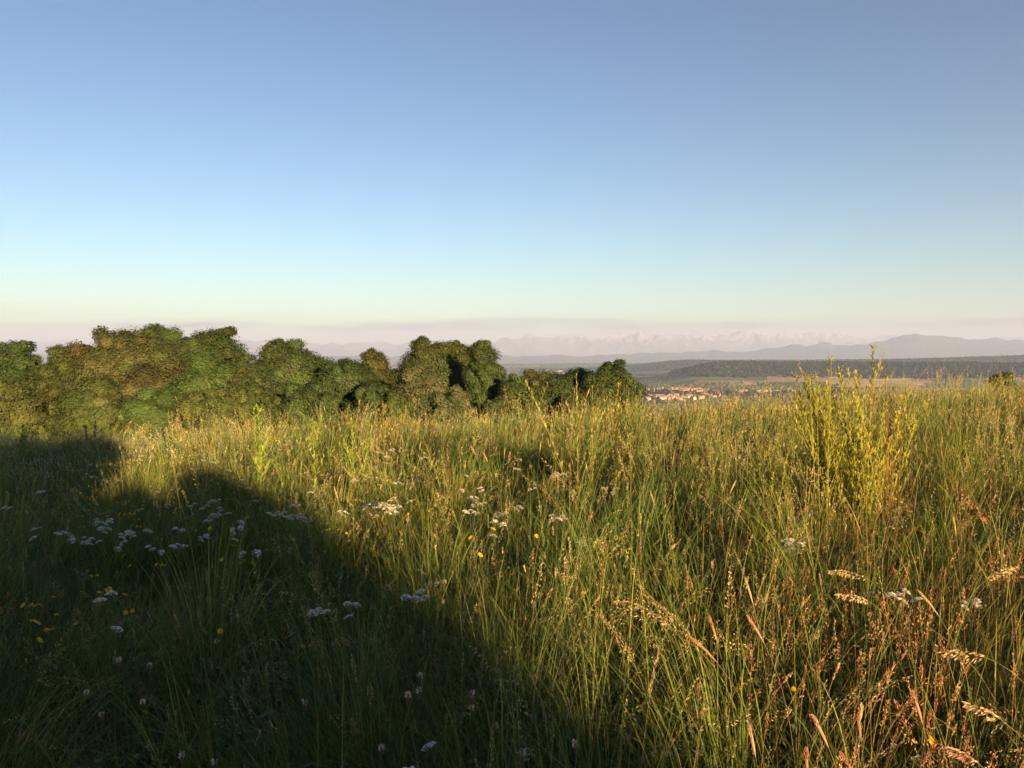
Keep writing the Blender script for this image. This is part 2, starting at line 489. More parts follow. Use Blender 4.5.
def build_town():
    proto = []
    for k, (w, d, h, rh) in enumerate([(14, 11, 6, 4.5), (18, 12, 6.5, 5), (12, 10, 8.5, 4), (26, 14, 9, 4.5), (55, 26, 9, 2.5)]):
        for a in range(3):
            g = house_geo(w, d, h, rh)
            o = g.build('house' if k < 4 else 'hall', [M_WALLS[(a + k) % 3 if k < 4 else 0], M_ROOFS[a], M_WIN])
            proto.append(o)
    used = set(); R = random.Random(5)
    def put(idx, x, y, rz, label, cat, group):
        p = proto[idx]
        o = p if idx not in used else p.copy()
        if idx in used: C.objects.link(o)
        used.add(idx)
        o.location = (x, y, gz(x, y)); o.rotation_euler = (0, 0, rz)
        tag(o, label, cat, group)
    n = 0
    while n < 190:
        px = R.gauss(668, 22) if R.random() < .6 else R.uniform(640, 800)
        rr = R.uniform(3150, 4300) if px < 705 else R.uniform(3350, 3900)
        if px < 640: continue
        x, y = at(px, rr)
        put(R.choice([0, 1, 2, 3, 4, 5, 6, 7, 8, 9, 10, 11]), x, y, R.choice([.3, .5, 1.9, -.2]) + R.uniform(-.15, .15),
            'small pale house with a reddish gable roof, part of the sunlit town beyond the meadow', 'house', 'houses of the sunlit town in the valley')
        n += 1
    for px, rr in ((690, 3700), (745, 3600), (733, 3580), (712, 3650), (766, 3900), (779, 3900), (890, 7300), (760, 3600)):
        x, y = at(px, rr)
        put(12 + R.randrange(3), x, y, R.uniform(-.3, .3), 'long white hall catching the sun at the edge of the valley town', 'hall', 'long white halls beside the valley town')
    for px, rr in ((520, 10500), (527, 10700), (533, 10400), (572, 9800), (579, 9700), (497, 11500), (505, 11400), (560, 10100), (548, 10900), (586, 9900)):
        x, y = at(px, rr)
        o = proto[12].copy(); C.objects.link(o); o.location = (x, y, gz(x, y)); o.scale = (1.0, 1.0, .9)
        tag(o, 'far pale hall on the hazy plain above the low tree line', 'hall', 'far halls on the hazy plain')
    for i, p in enumerate(proto):
        if i not in used and i < 12:
            x, y = at(660 + i, 3500); p.location = (x, y, gz(x, y))
            tag(p, 'small pale house with a reddish gable roof, part of the sunlit town beyond the meadow', 'house', 'houses of the sunlit town in the valley')
        elif i not in used:
            bpy.data.objects.remove(p)
build_town()

# ---------------------------------------------------------------- tubes
def tube(g, pts, rad, n=5, col=(.1, .08, .05), mat=0):
    pts = np.asarray(pts, float); m = len(pts)
    tg = np.gradient(pts, axis=0); tg /= np.linalg.norm(tg, axis=1)[:, None] + 1e-9
    ref = np.array([.31, .95, .05]); a = np.cross(tg, ref); a /= np.linalg.norm(a, axis=1)[:, None] + 1e-9
    b = np.cross(tg, a)
    th = np.arange(n) * 2 * PI / n
    rad = np.broadcast_to(np.asarray(rad, float), (m,))
    V = pts[:, None] + rad[:, None, None] * (a[:, None] * np.cos(th)[None, :, None] + b[:, None] * np.sin(th)[None, :, None])
    q = []
    for i in range(m - 1):
        for j in range(n):
            q.append((i * n + j, i * n + (j + 1) % n, (i + 1) * n + (j + 1) % n, (i + 1) * n + j))
    col = np.asarray(col, float)
    if col.ndim == 2: col = np.repeat(col, n, 0)
    g.add(V.reshape(-1, 3), q=q, col=col, mat=mat)

# ---------------------------------------------------------------- trees
def make_tree(name, label, cat, group, x, y, height, width, col, seed, leaf=.11, dens=1.0, lobes=None, low=.12, browny=0.0, depth=None, sink=0.0):
    r = np.random.default_rng(seed)
    z0 = gz(x, y) - sink
    root = empty(name, (x, y, z0))
    tag(root, label, cat, group)
    depth = depth or width * .9
    H = height
    # clumps: points over an uneven ovoid
    n = lobes or int((120 + 13 * width * H / 8) * min(2, max(1, H / width)))
    u = r.uniform(-1, 1, n); th = r.uniform(0, 2 * PI, n)
    cz = H * (low + (1 - low) * .52); rz = H * (1 - low) * .5
    rr = r.uniform(.30, 1.0, n) ** .6
    s = np.sqrt(1 - np.where(u < 0, u * .62, u) ** 2)
    wob = (.92 + .10 * np.sin(th * 2 + seed) + .07 * np.sin(th * 3 + 2 * seed)) * (.72 + .56 * vnoise(th * 1.3 + seed, u * 2.6 + 9, seed))
    small = r.random(n) < .5
    m0 = min(width, H)
    cs = np.where(small, r.uniform(.05, .11, n), r.uniform(.13, .22, n)) * m0 * .8
    rr = np.where(small, r.uniform(.80, 1.03, n), rr * .93)
    P = np.stack([s * np.cos(th) * rr * (width / 2 * wob - cs * .7), s * np.sin(th) * rr * (depth / 2 * wob - cs * .7), cz + u * rr * (rz - cs * .6)], -1)
    nt_ = max(5, n // 14); cs[:nt_] = r.uniform(.12, .17, nt_) * m0 * .8
    P[:nt_] = np.stack([r.normal(0, .07 * width, nt_), r.normal(0, .07 * depth, nt_), H - cs[:nt_] * np.linspace(1.0, 5, nt_)], -1)
    zo = P[nt_:, 2].max()
    P[:nt_, 2] = np.minimum(P[:nt_, 2], zo + cs[:nt_] * .5)
    P[:, 2] *= (H - cs[0] * .1) / P[:, 2].max()
    # no clump may hang on its own outside the crown
    for k_ in range(n):
        dd = np.linalg.norm((P - P[k_]) , axis=1) - .75 * (cs + cs[k_]); dd[k_] = 9
        if np.sort(dd)[1] > 0: P[k_] = P[k_] * .6 + np.array([0, 0, cz]) * .4
    # trunk and limbs
    tg = Geo()
    lean = r.uniform(-.04, .04, 2) * H
    hs = np.linspace(0, .72, 7)
    tp = np.stack([lean[0] * hs ** 2, lean[1] * hs ** 2, hs * H], -1); tp[0, 2] = -.3
    rb = .028 * H + .03
    bark = np.array([.07, .052, .04]) * (1 + .6 * r.random())
    tube(tg, tp, rb * (1.15 - hs * 1.2), 8, bark)
    order = r.permutation(n)[:max(12, n // 3)]
    for k in order:
        h0 = r.uniform(.15, .6) * min(1, P[k, 2] / H + .1)
        a = np.array([lean[0] * h0 ** 2, lean[1] * h0 ** 2, h0 * H])
        b = P[k] * 1.0
        mid = (a + b) / 2 + np.array([0, 0, .06 * H]) + r.normal(0, .02 * H, 3)
        t = np.linspace(0, 1, 6)[:, None]
        pts = (1 - t) ** 2 * a + 2 * t * (1 - t) * mid + t * t * b
        tube(tg, pts, np.linspace(rb * .38, .012, 6), 5, bark)
    tg.build('trunk', M_BARK, root, smooth=True)
    # leaves
    g = Geo()
    nl = (720 * dens * (cs / .9) ** 1.7 * (.11 / leaf) ** 1.5).astype(int) + 60
    tot = int(nl.sum()); ci = np.repeat(np.arange(n), nl)
    d = r.normal(0, 1, (tot, 3)); d /= np.linalg.norm(d, axis=1)[:, None]
    rad = r.uniform(0.2, 1, tot) ** .5 * np.clip(1 + .16 * r.normal(0, 1, tot), .5, 1.15)
    sq = r.uniform(.6, .95, n)[ci]
    off = d * (rad * cs[ci])[:, None]; off[:, 2] *= sq
    pos = P[ci] + off
    nr_ = d + .5 * (P[ci] - [0, 0, cz]) / (.5 * m0) + r.normal(0, .32, (tot, 3)) + np.array([0, 0, .15]); nr_ /= np.linalg.norm(nr_, axis=1)[:, None]
    t1 = np.cross(nr_, r.normal(0, 1, (tot, 3))); t1 /= np.linalg.norm(t1, axis=1)[:, None]
    t2 = np.cross(nr_, t1)
    ls = leaf * r.uniform(.6, 1.5, tot)[:, None]
    V = np.stack([pos - t1 * ls, pos + t2 * ls * .55 + nr_ * ls * .12, pos + t1 * ls, pos - t2 * ls * .55 + nr_ * ls * .12], 1)
    c = np.asarray(col)[None] * r.uniform(.9, 1.12, (tot, 1))
    cc = r.uniform(.66, 1.42, (n, 1)) * (1 + r.normal(0, .04, (n, 3)))
    c = c * cc[ci]
    pal = np.array([GREEN, OLIVE, FRESH, WILLOW, BROWN])[r.integers(0, 5, n)]; k_ = r.uniform(0, .55, (n, 1))
    c = c * ((1 - k_) + k_ * pal / np.asarray(col)[None])[ci]
    br = (r.random(n) < browny * .6)[ci][:, None]
    c = np.where(br, c * np.array([1.08, .98, .95]), c)
    i = np.arange(tot)[:, None] * 4 + np.arange(4)[None]
    g.add(V.reshape(-1, 3), q=i, col=np.repeat(c, 4, 0))
    g.build('crown', M_TREE, root)
    return root

GREEN = (.036, .060, .019); OLIVE = (.050, .067, .020); BROWN = (.055, .060, .023); DEEP = (.028, .048, .017); WILLOW = (.070, .082, .036); FRESH = (.042, .072, .020)
# px, width px, skyline row, distance, colour, browny, label
TREES = [
    (14, 74, 340, 56, DEEP, .0, 'round dark green tree at the far left edge of the tree line'),
    (72, 84, 346, 58, OLIVE, .3, 'olive tree with a low flat top between the dark left tree and the brownish one'),
    (131, 104, 331, 54, BROWN, .8, 'broad brownish tree with a domed crown, largest of the left group'),
    (160, 66, 323, 62, GREEN, .0, 'dark green tree rising behind the brownish domed tree, highest top of the row'),
    (212, 76, 330, 59, GREEN, .05, 'tall rounded green tree behind the fresh green one, right of the highest top'),
    (192, 96, 371, 48, FRESH, .0, 'fresh green low tree standing in front of the tall left group'),
    (246, 52, 364, 51, OLIVE, .15, 'narrow olive tree filling the gap left of the domed green tree'),
    (287, 86, 341, 56, GREEN, .25, 'domed green tree with a brownish right shoulder'),
    (350, 72, 356, 54, DEEP, .0, 'smooth dark green tree left of the shaded gap'),
    (374, 46, 350, 64, BROWN, .7, 'small brown tree behind the smooth dark green tree'),
    (430, 66, 338, 63, OLIVE, .35, 'tall olive tree with a ragged top and a loose branch on its left'),
    (458, 50, 336, 66, OLIVE, .2, 'tall upright olive tree, highest of the middle group'),
    (418, 72, 362, 54, WILLOW, .0, 'grey green willow in front of the two tall olive trees'),
    (484, 46, 342, 58, GREEN, .0, 'deep green tree at the right end of the tall middle group'),
    (514, 46, 374, 55, FRESH, .1, 'small green tree sloping down right of the deep green tree'),
    (541, 66, 369, 62, BROWN, .4, 'low brownish tree between the two dark gaps of the hedge'),
    (578, 60, 369, 60, DEEP, .3, 'low dark tree left of the dense round tree'),
    (616, 60, 362, 56, DEEP, .45, 'dense round dark tree at the right end of the hedge'),
]
TG = 'trees of the hedgerow beyond the meadow'
for k, (px, wp, row, dist, colr, br, lab) in enumerate(TREES):
    x, y = at(px, dist)
    ztop = EYE + (HOR - row) / F * dist
    H = ztop - gz(x, y)
    make_tree('tree', lab, 'tree', TG, x, y, H, wp / F * dist * 1.36, colr, 100 + k, leaf=.075, browny=br, low=.06)
# front shrubs
SHR = [
    (30, 84, 372, 46, OLIVE, .1, 'olive shrub at the foot of the dark left tree'),
    (92, 80, 378, 45, OLIVE, .2, 'yellowish olive shrub in front of the brownish domed tree'),
    (150, 60, 388, 44, FRESH, .0, 'low green shrub left of the fresh green tree'),
    (250, 56, 388, 46, OLIVE, .1, 'low olive shrub below the narrow olive tree'),
    (305, 70, 386, 47, GREEN, .1, 'green shrub at the foot of the domed green tree'),
    (395, 46, 392, 49, OLIVE, .2, 'small shrub at the left foot of the grey green willow'),
    (452, 56, 388, 52, WILLOW, .1, 'grey green shrub at the right foot of the willow'),
    (500, 46, 396, 52, GREEN, .1, 'dark shrub under the deep green tree'),
    (560, 70, 376, 55, DEEP, .3, 'dark shrub in the gap beside the low dark tree'),
    (600, 66, 376, 53, OLIVE, .3, 'low shrub at the left foot of the dense round tree'),
    (528, 64, 378, 55, OLIVE, .4, 'low shrub beside the small sloping green tree'),
    (372, 60, 384, 50, DEEP, .2, 'dark shrub in the shaded gap left of the willow'),
    (10, 70, 384, 44, OLIVE, .1, 'low olive shrub at the far left edge'),
    (210, 70, 392, 44, OLIVE, .1, 'low olive shrub right of the fresh green tree foot'),
]
for k, (px, wp, row, dist, colr, br, lab) in enumerate(SHR):
    x, y = at(px, dist)
    H = EYE + (HOR - row) / F * dist - gz(x, y)
    make_tree('shrub', lab, 'shrub', 'shrubs in front of the hedgerow', x, y, H, wp / F * dist * 1.3, colr, 300 + k, leaf=.07, browny=br, low=.02)
x, y = at(1010, 52)
make_tree('shrub', 'dark lone shrub showing above the meadow crest at the right edge', 'shrub', None, x, y,
          EYE + (HOR - 366) / F * 52 - gz(x, y), 66 / F * 52, DEEP, 401, leaf=.10, browny=.3, low=.02, lobes=50)
# trees behind the viewpoint, whose shadow lies over the left half of the meadow
BT = [(9.7, -21.0, 4.2, 3.4), (7.5, -21.8, 6.4, 3.9), (5.3, -20.6, 6.3, 3.9), (2.9, -21.2, 6.5, 4.5), (-.4, -20.2, 6.7, 4.8), (-3.8, -19.8, 7.0, 5.2),
      (-8.2, -18.6, 6.0, 5.0), (-12.4, -18.0, 7.2, 5.6), (-17, -16.6, 6.2, 5.8), (-22, -15, 7.3, 6.4), (-28, -12.6, 6.6, 7), (-34, -10, 7.2, 7)]
for k, (x, y, H, w) in enumerate(BT):
    make_tree('tree', 'leafy hedge tree behind the viewpoint that shades the left of the meadow', 'tree', 'hedge trees behind the viewpoint',
              x, y, H, w, GREEN, 500 + k, leaf=.22, dens=.22 if k < 5 else .6, low=.03)

# ---------------------------------------------------------------- blades and stalks (vectorised)
def curves(base, az, Ln, th0, bend, K, p=1.6):
    """K+1 points along leaning blades, all at once"""
    n = len(base); M = 4 * K
    t = (np.arange(M) + .5) / M
    th = np.minimum(th0[:, None] + bend[:, None] * t[None] ** p, 2.75)
    dx = np.sin(th) * Ln[:, None] / M; dz = np.cos(th) * Ln[:, None] / M
    cx = np.concatenate([np.zeros((n, 1)), np.cumsum(dx, 1)], 1)[:, ::4]
    cz = np.concatenate([np.zeros((n, 1)), np.cumsum(dz, 1)], 1)[:, ::4]
    P = np.stack([base[:, None, 0] + cx * np.cos(az)[:, None], base[:, None, 1] + cx * np.sin(az)[:, None], base[:, None, 2] + cz], -1)
    return P

def ribbons(g, P, w, twist, c0, c1, tip=.08, r=rng, mid=.35):
    n, K1, _ = P.shape
    t = np.linspace(0, 1, K1)
    prof = np.minimum(1, .55 + t / mid * .45) * np.clip((1 - t) / (1 - mid), tip, 1) ** .8
    a = twist[:, None] + t[None] * .9
    side = np.stack([np.cos(a), np.sin(a), np.zeros_like(a)], -1) * (w[:, None] * prof[None])[:, :, None] * .5
    V = np.stack([P - side, P + side], 2)       # n,K1,2,3
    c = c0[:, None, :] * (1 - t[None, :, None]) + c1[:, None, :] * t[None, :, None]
    c = np.repeat(c[:, :, None, :], 2, 2)
    i = (np.arange(n) * K1 * 2)[:, None] + (np.arange(K1 - 1) * 2)[None]
    q = np.stack([i, i + 1, i + 3, i + 2], -1).reshape(-1, 4)
    g.add(V.reshape(-1, 3), q=q, col=c.reshape(-1, 3))

def spikelets(g, P, head, m, wid, slen, sw, col, r, droop=0.0, kind='spike'):
    """little rhombic spikelets round the upper part of each stalk curve P"""
    n, K1, _ = P.shape
    u = 1 - head[:, None] * r.random((n, m))          # position along stalk
    f = np.clip(u * (K1 - 1), 0, K1 - 1.001); i0 = f.astype(int); fr = (f - i0)[..., None]
    ar = np.arange(n)[:, None]
    c = P[ar, i0] * (1 - fr) + P[ar, i0 + 1] * fr
    tg = P[ar, i0 + 1] - P[ar, i0]; tg /= np.linalg.norm(tg, axis=2, keepdims=True) + 1e-9
    s = (1 - u) / np.maximum(head[:, None], 1e-6)      # 0 tip .. 1 bottom of head
    if kind == 'panicle': prof = np.minimum(1, .15 + s * 1.1) * (1 - .35 * s)
    elif kind == 'fox': prof = np.clip(np.sin(np.clip(s * .9 + .08, 0, 1) * PI), .25, 1)
    else: prof = .35 + .65 * np.sin(np.clip(s, 0, 1) * PI * .9)
    d = r.normal(0, 1, (n, m, 3)); d -= (d * tg).sum(-1, keepdims=True) * tg
    d /= np.linalg.norm(d, axis=2, keepdims=True) + 1e-9
    rad = (wid[:, None] * prof * (r.random((n, m)) ** .6 if kind == 'panicle' else .75 + .25 * r.random((n, m))))[..., None]
    pos = c + d * rad + tg * rad * .5
    pos[..., 2] -= droop * rad[..., 0]
    ax = tg * 1.0 + d * (.55 if kind != 'fox' else .35) + r.normal(0, .18, (n, m, 3)); ax[..., 2] -= droop * .9
    ax /= np.linalg.norm(ax, axis=2, keepdims=True)
    sd = np.cross(ax, r.normal(0, 1, (n, m, 3))); sd /= np.linalg.norm(sd, axis=2, keepdims=True) + 1e-9
    L_ = (slen[:, None] * r.uniform(.7, 1.3, (n, m)))[..., None]; W_ = (sw[:, None] * r.uniform(.7, 1.3, (n, m)))[..., None]
    V = np.stack([pos - ax * L_ * .45, pos + sd * W_ * .5, pos + ax * L_ * .55, pos - sd * W_ * .5], 2)
    cc = col[:, None, :] * r.uniform(.75, 1.25, (n, m, 1))
    i = np.arange(n * m)[:, None] * 4 + np.arange(4)[None]
    g.add(V.reshape(-1, 3), q=i, col=np.repeat(cc.reshape(-1, 3), 4, 0))

# region fields: how dry, how tall, which way the grass is laid
def dryness(x, y):
    px = 512 + F * x / np.maximum(y, .6)
    near = 1 - sm(3.0, 7.0, y)
    d = .28 + .42 * sm(380, 900, px) + .25 * near * sm(720, 980, px) + .5 * (fbm(x / 1.3, y / 1.3, 60) - .5)
    return np.clip(d, 0, 1)

def scatter(y0, y1, dens, side=3.0, jitter=1):
    """points over the strip of meadow y0..y1 seen by the lens, and a margin on both sides"""
    wy = lambda y: 1.5 * np.maximum(y, 0) + 2 * side
    A = (wy(y0) + wy(y1)) / 2 * (y1 - y0)
    n = int(A * dens)
    y = rng.uniform(y0, y1, int(n * 1.6)); 
    keep = rng.random(len(y)) < wy(y) / wy(y1)
    y = y[keep][:n]
    x = (rng.random(len(y)) - .5) * wy(y)
    ok = np.hypot(x, y) > .75
    return x[ok], y[ok]

G_BLADE = Geo(); G_STALK = Geo()
GREENS = np.array([[.045, .082, .014], [.062, .102, .018], [.038, .072, .018], [.090, .122, .020], [.052, .078, .020]])
DRY = np.array([[.22, .17, .075], [.26, .19, .09], [.20, .12, .06], [.17, .16, .055]])

def grass_band(y0, y1, tufts, blades, K, wmul, hmul=1.0):
    x, y = scatter(y0, y1, tufts)
    n = len(x)
    hf = np.clip((fbm(x / 1.3, y / 1.3, 20) - .5) * 1.7 + .5, 0, 1); flow = fbm(x / 2.6, y / 2.6, 25)
    dr = dryness(x, y)
    h2 = fbm(x / .45, y / .45, 22, 2)
    taz = 2 * PI * 1.6 * flow + rng.normal(0, .5, n)
    tl = (.20 + .46 * hf + .22 * (h2 - .3)) * hmul * rng.uniform(.75, 1.25, n)
    tc = GREENS[rng.integers(0, len(GREENS), n)] * rng.uniform(.7, 1.5, (n, 1))
    tc = tc * (1 - dr[:, None] * .35) + np.array([.24, .21, .045])[None] * dr[:, None] * .28
    isdry = rng.random(n) < .05 + .20 * dr
    tc[isdry] = DRY[rng.integers(0, len(DRY), isdry.sum())] * .8
    idx = np.repeat(np.arange(n), blades); m = len(idx)
    rr = np.abs(rng.normal(0, .045, m)) * (1 + wmul * .3); a = rng.uniform(0, 2 * PI, m)
    bx = x[idx] + rr * np.cos(a); by = y[idx] + rr * np.sin(a)
    bz = ground(bx, by) - .01
    # blades lean out of the tuft and with the flow of the meadow
    vx = np.cos(a) + np.cos(taz[idx]) * .6 + rng.normal(0, .5, m); vy = np.sin(a) + np.sin(taz[idx]) * .6 + rng.normal(0, .5, m)
    az = np.arctan2(vy, vx)
    Ln = tl[idx] * rng.uniform(.55, 1.35, m)
    th0 = rng.uniform(.03, .45, m); bend = rng.gamma(2.4, .5, m) * (.6 + hf[idx])
    P = curves(np.stack([bx, by, bz], -1), az, Ln, th0, bend, K)
    w = rng.uniform(.0028, .0062, m) * wmul
    c = tc[idx] * rng.uniform(.75, 1.3, (m, 1))
    tipdry = (rng.random(m) < .25)[:, None]
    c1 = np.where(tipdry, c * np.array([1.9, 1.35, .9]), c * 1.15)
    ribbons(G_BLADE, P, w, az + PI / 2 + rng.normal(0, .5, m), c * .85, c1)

def arching(y0, y1, dens, K, wmul):
    """long arching blades that stand out of the sward in clumps"""
    x, y = scatter(y0, y1, dens)
    cl = fbm(x / .9, y / .9, 70); k = cl > .47 - .1 * rng.random(len(x)); x, y = x[k], y[k]
    n = len(x); B = 9; idx = np.repeat(np.arange(n), B); m = n * B
    a = rng.uniform(0, 2 * PI, m); rr = np.abs(rng.normal(0, .035, m))
    bx = x[idx] + rr * np.cos(a); by = y[idx] + rr * np.sin(a)
    fl = 2 * PI * 1.6 * fbm(bx / 2.6, by / 2.6, 25)
    az = np.arctan2(np.sin(a) + .9 * np.sin(fl), np.cos(a) + .9 * np.cos(fl))
    Ln = rng.uniform(.55, 1.0, m) * (.75 + .4 * hfield(bx, by))
    near = 1 - sm(1.4, 3.2, by); Ln *= 1 - .25 * near
    P = curves(np.stack([bx, by, ground(bx, by) - .01], -1), az, Ln, rng.uniform(.02, .3, m), rng.gamma(3.0, .45, m), K, 2.0)
    dr = dryness(bx, by)[:, None]
    base = np.array([[.07, .12, .022], [.10, .15, .028], [.08, .12, .030], [.14, .16, .035]])[rng.integers(0, 4, n)][idx]
    c = base * rng.uniform(.8, 1.3, (m, 1)) * (1 - .2 * dr) + np.array([.16, .14, .03])[None] * dr * rng.random((m, 1))
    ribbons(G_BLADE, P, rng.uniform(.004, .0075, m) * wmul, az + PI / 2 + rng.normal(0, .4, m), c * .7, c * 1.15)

def hfield(x, y): return np.clip((fbm(x / 1.3, y / 1.3, 20) - .5) * 1.7 + .5, 0, 1)

arching(.9, 3, 26, 9, .9)
arching(3, 6, 24, 8, 1.0)
arching(6, 11, 15, 6, 1.5)
arching(11, 24, 6, 5, 2.6)
grass_band(-1.5, 2.4, 80, 26, 7, .85, .95)
grass_band(2.4, 4.5, 85, 24, 6, .95, .98)
grass_band(4.5, 8, 52, 20, 5, 1.3)
grass_band(8, 13, 30, 17, 4, 2.0)
grass_band(13, 24, 14, 16, 4, 3.0)
grass_band(24, 44, 3, 14, 3, 6.0)

SEEDC = np.array([[.46, .34, .15], [.52, .41, .21], [.34, .33, .10], [.38, .36, .12], [.42, .28, .15], [.34, .31, .22]])
def stalk_band(y0, y1, dens, K, wmul, m_sp, kinds=('spike', 'panicle', 'fox', 'droop'), rusty=False):
    for kd in kinds:
        share = dict(spike=.34, panicle=.32, fox=.12, droop=.22)[kd]
        x, y = scatter(y0, y1, dens * share)
        cl = fbm(x / 1.1, y / 1.1, 40 + len(kd))
        dr = dryness(x, y)
        k = rng.random(len(x)) < np.clip((cl - .36) * 3.6, .06, 1) * (.45 + dr)
        if rusty: k &= (rng.random(len(x)) < sm(640, 860, 512 + F * x / np.maximum(y, .6)))
        x, y, dr = x[k], y[k], dr[k]
        n = len(x)
        if n == 0: continue
        z = ground(x, y)
        flow = fbm(x / 3.2, y / 3.2, 26)
        az = 2 * PI * 1.5 * flow + rng.normal(0, .9, n)
        Ln = rng.uniform(.55, 1.08, n) * (.72 + .5 * hfield(x, y)) * (.85 + .35 * fbm(x / 2.2, y / 2.2, 21)) * (.88 + .0 * y)
        near = 1 - sm(1.5, 3.5, y)
        Ln *= 1 - .22 * near
        tall = rng.random(n) < .14 * sm(5, 14, y); Ln[tall] *= rng.uniform(1.15, 1.5, tall.sum())
        th0 = np.abs(rng.normal(0, .12, n)); bend = np.abs(rng.normal(.25, .28, n))
        if kd == 'droop': bend = rng.uniform(.8, 1.9, n)
        P = curves(np.stack([x, y, z], -1), az, Ln, th0, bend, K, p=2.4)
        ci = rng.integers(0, len(SEEDC), n)
        c = SEEDC[ci] * rng.uniform(.75, 1.2, (n, 1))
        red = sm(700, 950, 512 + F * x / np.maximum(y, .6)) * (1 - sm(3.5, 7, y))
        isred = rng.random(n) < .06 + red * .75
        c[isred] = np.array([.42, .19, .09]) * rng.uniform(.8, 1.2, (isred.sum(), 1))
        if rusty: c = np.array([[.40, .19, .09], [.46, .27, .13], [.34, .15, .08], [.48, .33, .16]])[rng.integers(0, 4, n)] * rng.uniform(.8, 1.2, (n, 1)); Ln *= .86
        g0 = rng.random(n) * (1 + 9 * rusty) < .45 * (1 - dr * .6)
        c[g0] = np.array([.17, .19, .08]) * rng.uniform(.8, 1.2, (g0.sum(), 1))
        left = sm(7, 12, y) * (1 - sm(-5, -1, x + .2 * y)); pale = rng.random(n) < .7 * left
        c[pale] = np.array([.40, .38, .31]) * rng.uniform(.8, 1.2, (pale.sum(), 1))
        stemc = c * .45 + np.array([.06, .085, .02]) * .7
        ribbons(G_STALK, P, rng.uniform(.0014, .0024, n) * wmul, rng.uniform(0, PI, n), stemc * .7, stemc * 1.1, tip=.5)
        hd = {'spike': rng.uniform(.09, .17, n), 'panicle': rng.uniform(.14, .25, n), 'fox': rng.uniform(.05, .10, n), 'droop': rng.uniform(.15, .28, n)}[kd]
        wd = {'spike': rng.uniform(.003, .009, n), 'panicle': rng.uniform(.012, .038, n), 'fox': rng.uniform(.0035, .0055, n), 'droop': rng.uniform(.008, .02, n)}[kd] * (1 + (wmul - 1) * .35)
        mm = int(m_sp * {'spike': 1, 'panicle': 1.3, 'fox': 1.3, 'droop': 1.1}[kd])
        sl = rng.uniform(.006, .011, n) * wmul ** .8; sw = rng.uniform(.0018, .003, n) * wmul ** .9
        if kd == 'droop': sl *= 1.3
        spikelets(G_STALK, P, hd, mm, wd, sl, sw, c, rng, droop=.6 if kd == 'droop' else 0, kind='fox' if kd == 'fox' else ('panicle' if kd == 'panicle' else 'spike'))

stalk_band(1.3, 2.6, 150, 10, 1.0, 40, rusty=True)
stalk_band(2.6, 4.6, 90, 9, 1.15, 32, rusty=True)
stalk_band(1.2, 2.6, 110, 10, 1.0, 34)
stalk_band(2.6, 4.8, 115, 9, 1.15, 30)
stalk_band(4.8, 8.5, 85, 8, 1.6, 22)
stalk_band(8.5, 14, 65, 7, 2.2, 17)
stalk_band(14, 26, 42, 6, 3.2, 12)
stalk_band(26, 36, 4, 5, 4.5, 9)

def tussocks():
    """big leaning tufts of long blades with drooping plumes, the relief of the meadow"""
    for (y0, y1, dn, nb, K, wm) in ((1.5, 4, .9, 110, 9, 1.0), (4, 8, .8, 100, 8, 1.3), (8, 14, .6, 80, 6, 1.9), (14, 25, .42, 60, 5, 2.9)):
        x, y = scatter(y0, y1, dn); n = len(x)
        if n == 0: continue
        R0 = rng.uniform(.10, .30, n); lean = rng.uniform(0, 2 * PI, n); hh = rng.uniform(.75, 1.15, n) * (1 - .15 * (1 - sm(1.4, 3, y)))
        idx = np.repeat(np.arange(n), nb); m = len(idx)
        a = rng.uniform(0, 2 * PI, m); rr = R0[idx] * np.sqrt(rng.random(m))
        bx = x[idx] + rr * np.cos(a); by = y[idx] + rr * np.sin(a)
        az = np.arctan2(np.sin(a) * .9 + 1.1 * np.sin(lean[idx]), np.cos(a) * .9 + 1.1 * np.cos(lean[idx])) + rng.normal(0, .25, m)
        Ln = hh[idx] * rng.uniform(.5, 1.1, m)
        P = curves(np.stack([bx, by, ground(bx, by) - .01], -1), az, Ln, rng.uniform(.02, .35, m), rng.gamma(2.6, .42, m), K, 1.9)
        base = np.array([[.07, .125, .022], [.11, .155, .028], [.055, .10, .022], [.17, .17, .035]])[rng.integers(0, 4, n)][idx]
        c = base * rng.uniform(.75, 1.35, (m, 1))
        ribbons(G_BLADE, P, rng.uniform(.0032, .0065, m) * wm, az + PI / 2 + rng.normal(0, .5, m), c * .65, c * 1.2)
        q = 10; idx = np.repeat(np.arange(n), q); m = len(idx)
        a = rng.uniform(0, 2 * PI, m); rr = R0[idx] * np.sqrt(rng.random(m)) * .8
        bx = x[idx] + rr * np.cos(a); by = y[idx] + rr * np.sin(a)
        az = lean[idx] + rng.normal(0, .6, m); Ln = hh[idx] * rng.uniform(.95, 1.3, m)
        kindd = rng.random(n)[idx] < .6
        P = curves(np.stack([bx, by, ground(bx, by)], -1), az, Ln, np.abs(rng.normal(0, .12, m)), np.where(kindd, rng.uniform(.7, 1.7, m), rng.uniform(.1, .6, m)), K + 1, 2.4)
        c = SEEDC[rng.integers(0, 4, n)][idx] * rng.uniform(.85, 1.2, (m, 1))
        sc = c * .4 + np.array([.05, .07, .015]); ribbons(G_STALK, P, np.full(m, .002) * wm, rng.uniform(0, PI, m), sc * .7, sc * 1.1, tip=.5)
        spikelets(G_STALK, P, rng.uniform(.15, .26, m), int(34 / wm) + 8, rng.uniform(.006, .018, m) * (1 + (wm - 1) * .35), rng.uniform(.007, .012, m) * wm ** .8, rng.uniform(.002, .003, m) * wm ** .9, c, rng, droop=.5, kind='spike')
tussocks()
o = G_BLADE.build('grass', M_GRASS); tag(o, 'long green and yellowing grass blades covering the meadow', 'grass', kind='stuff')
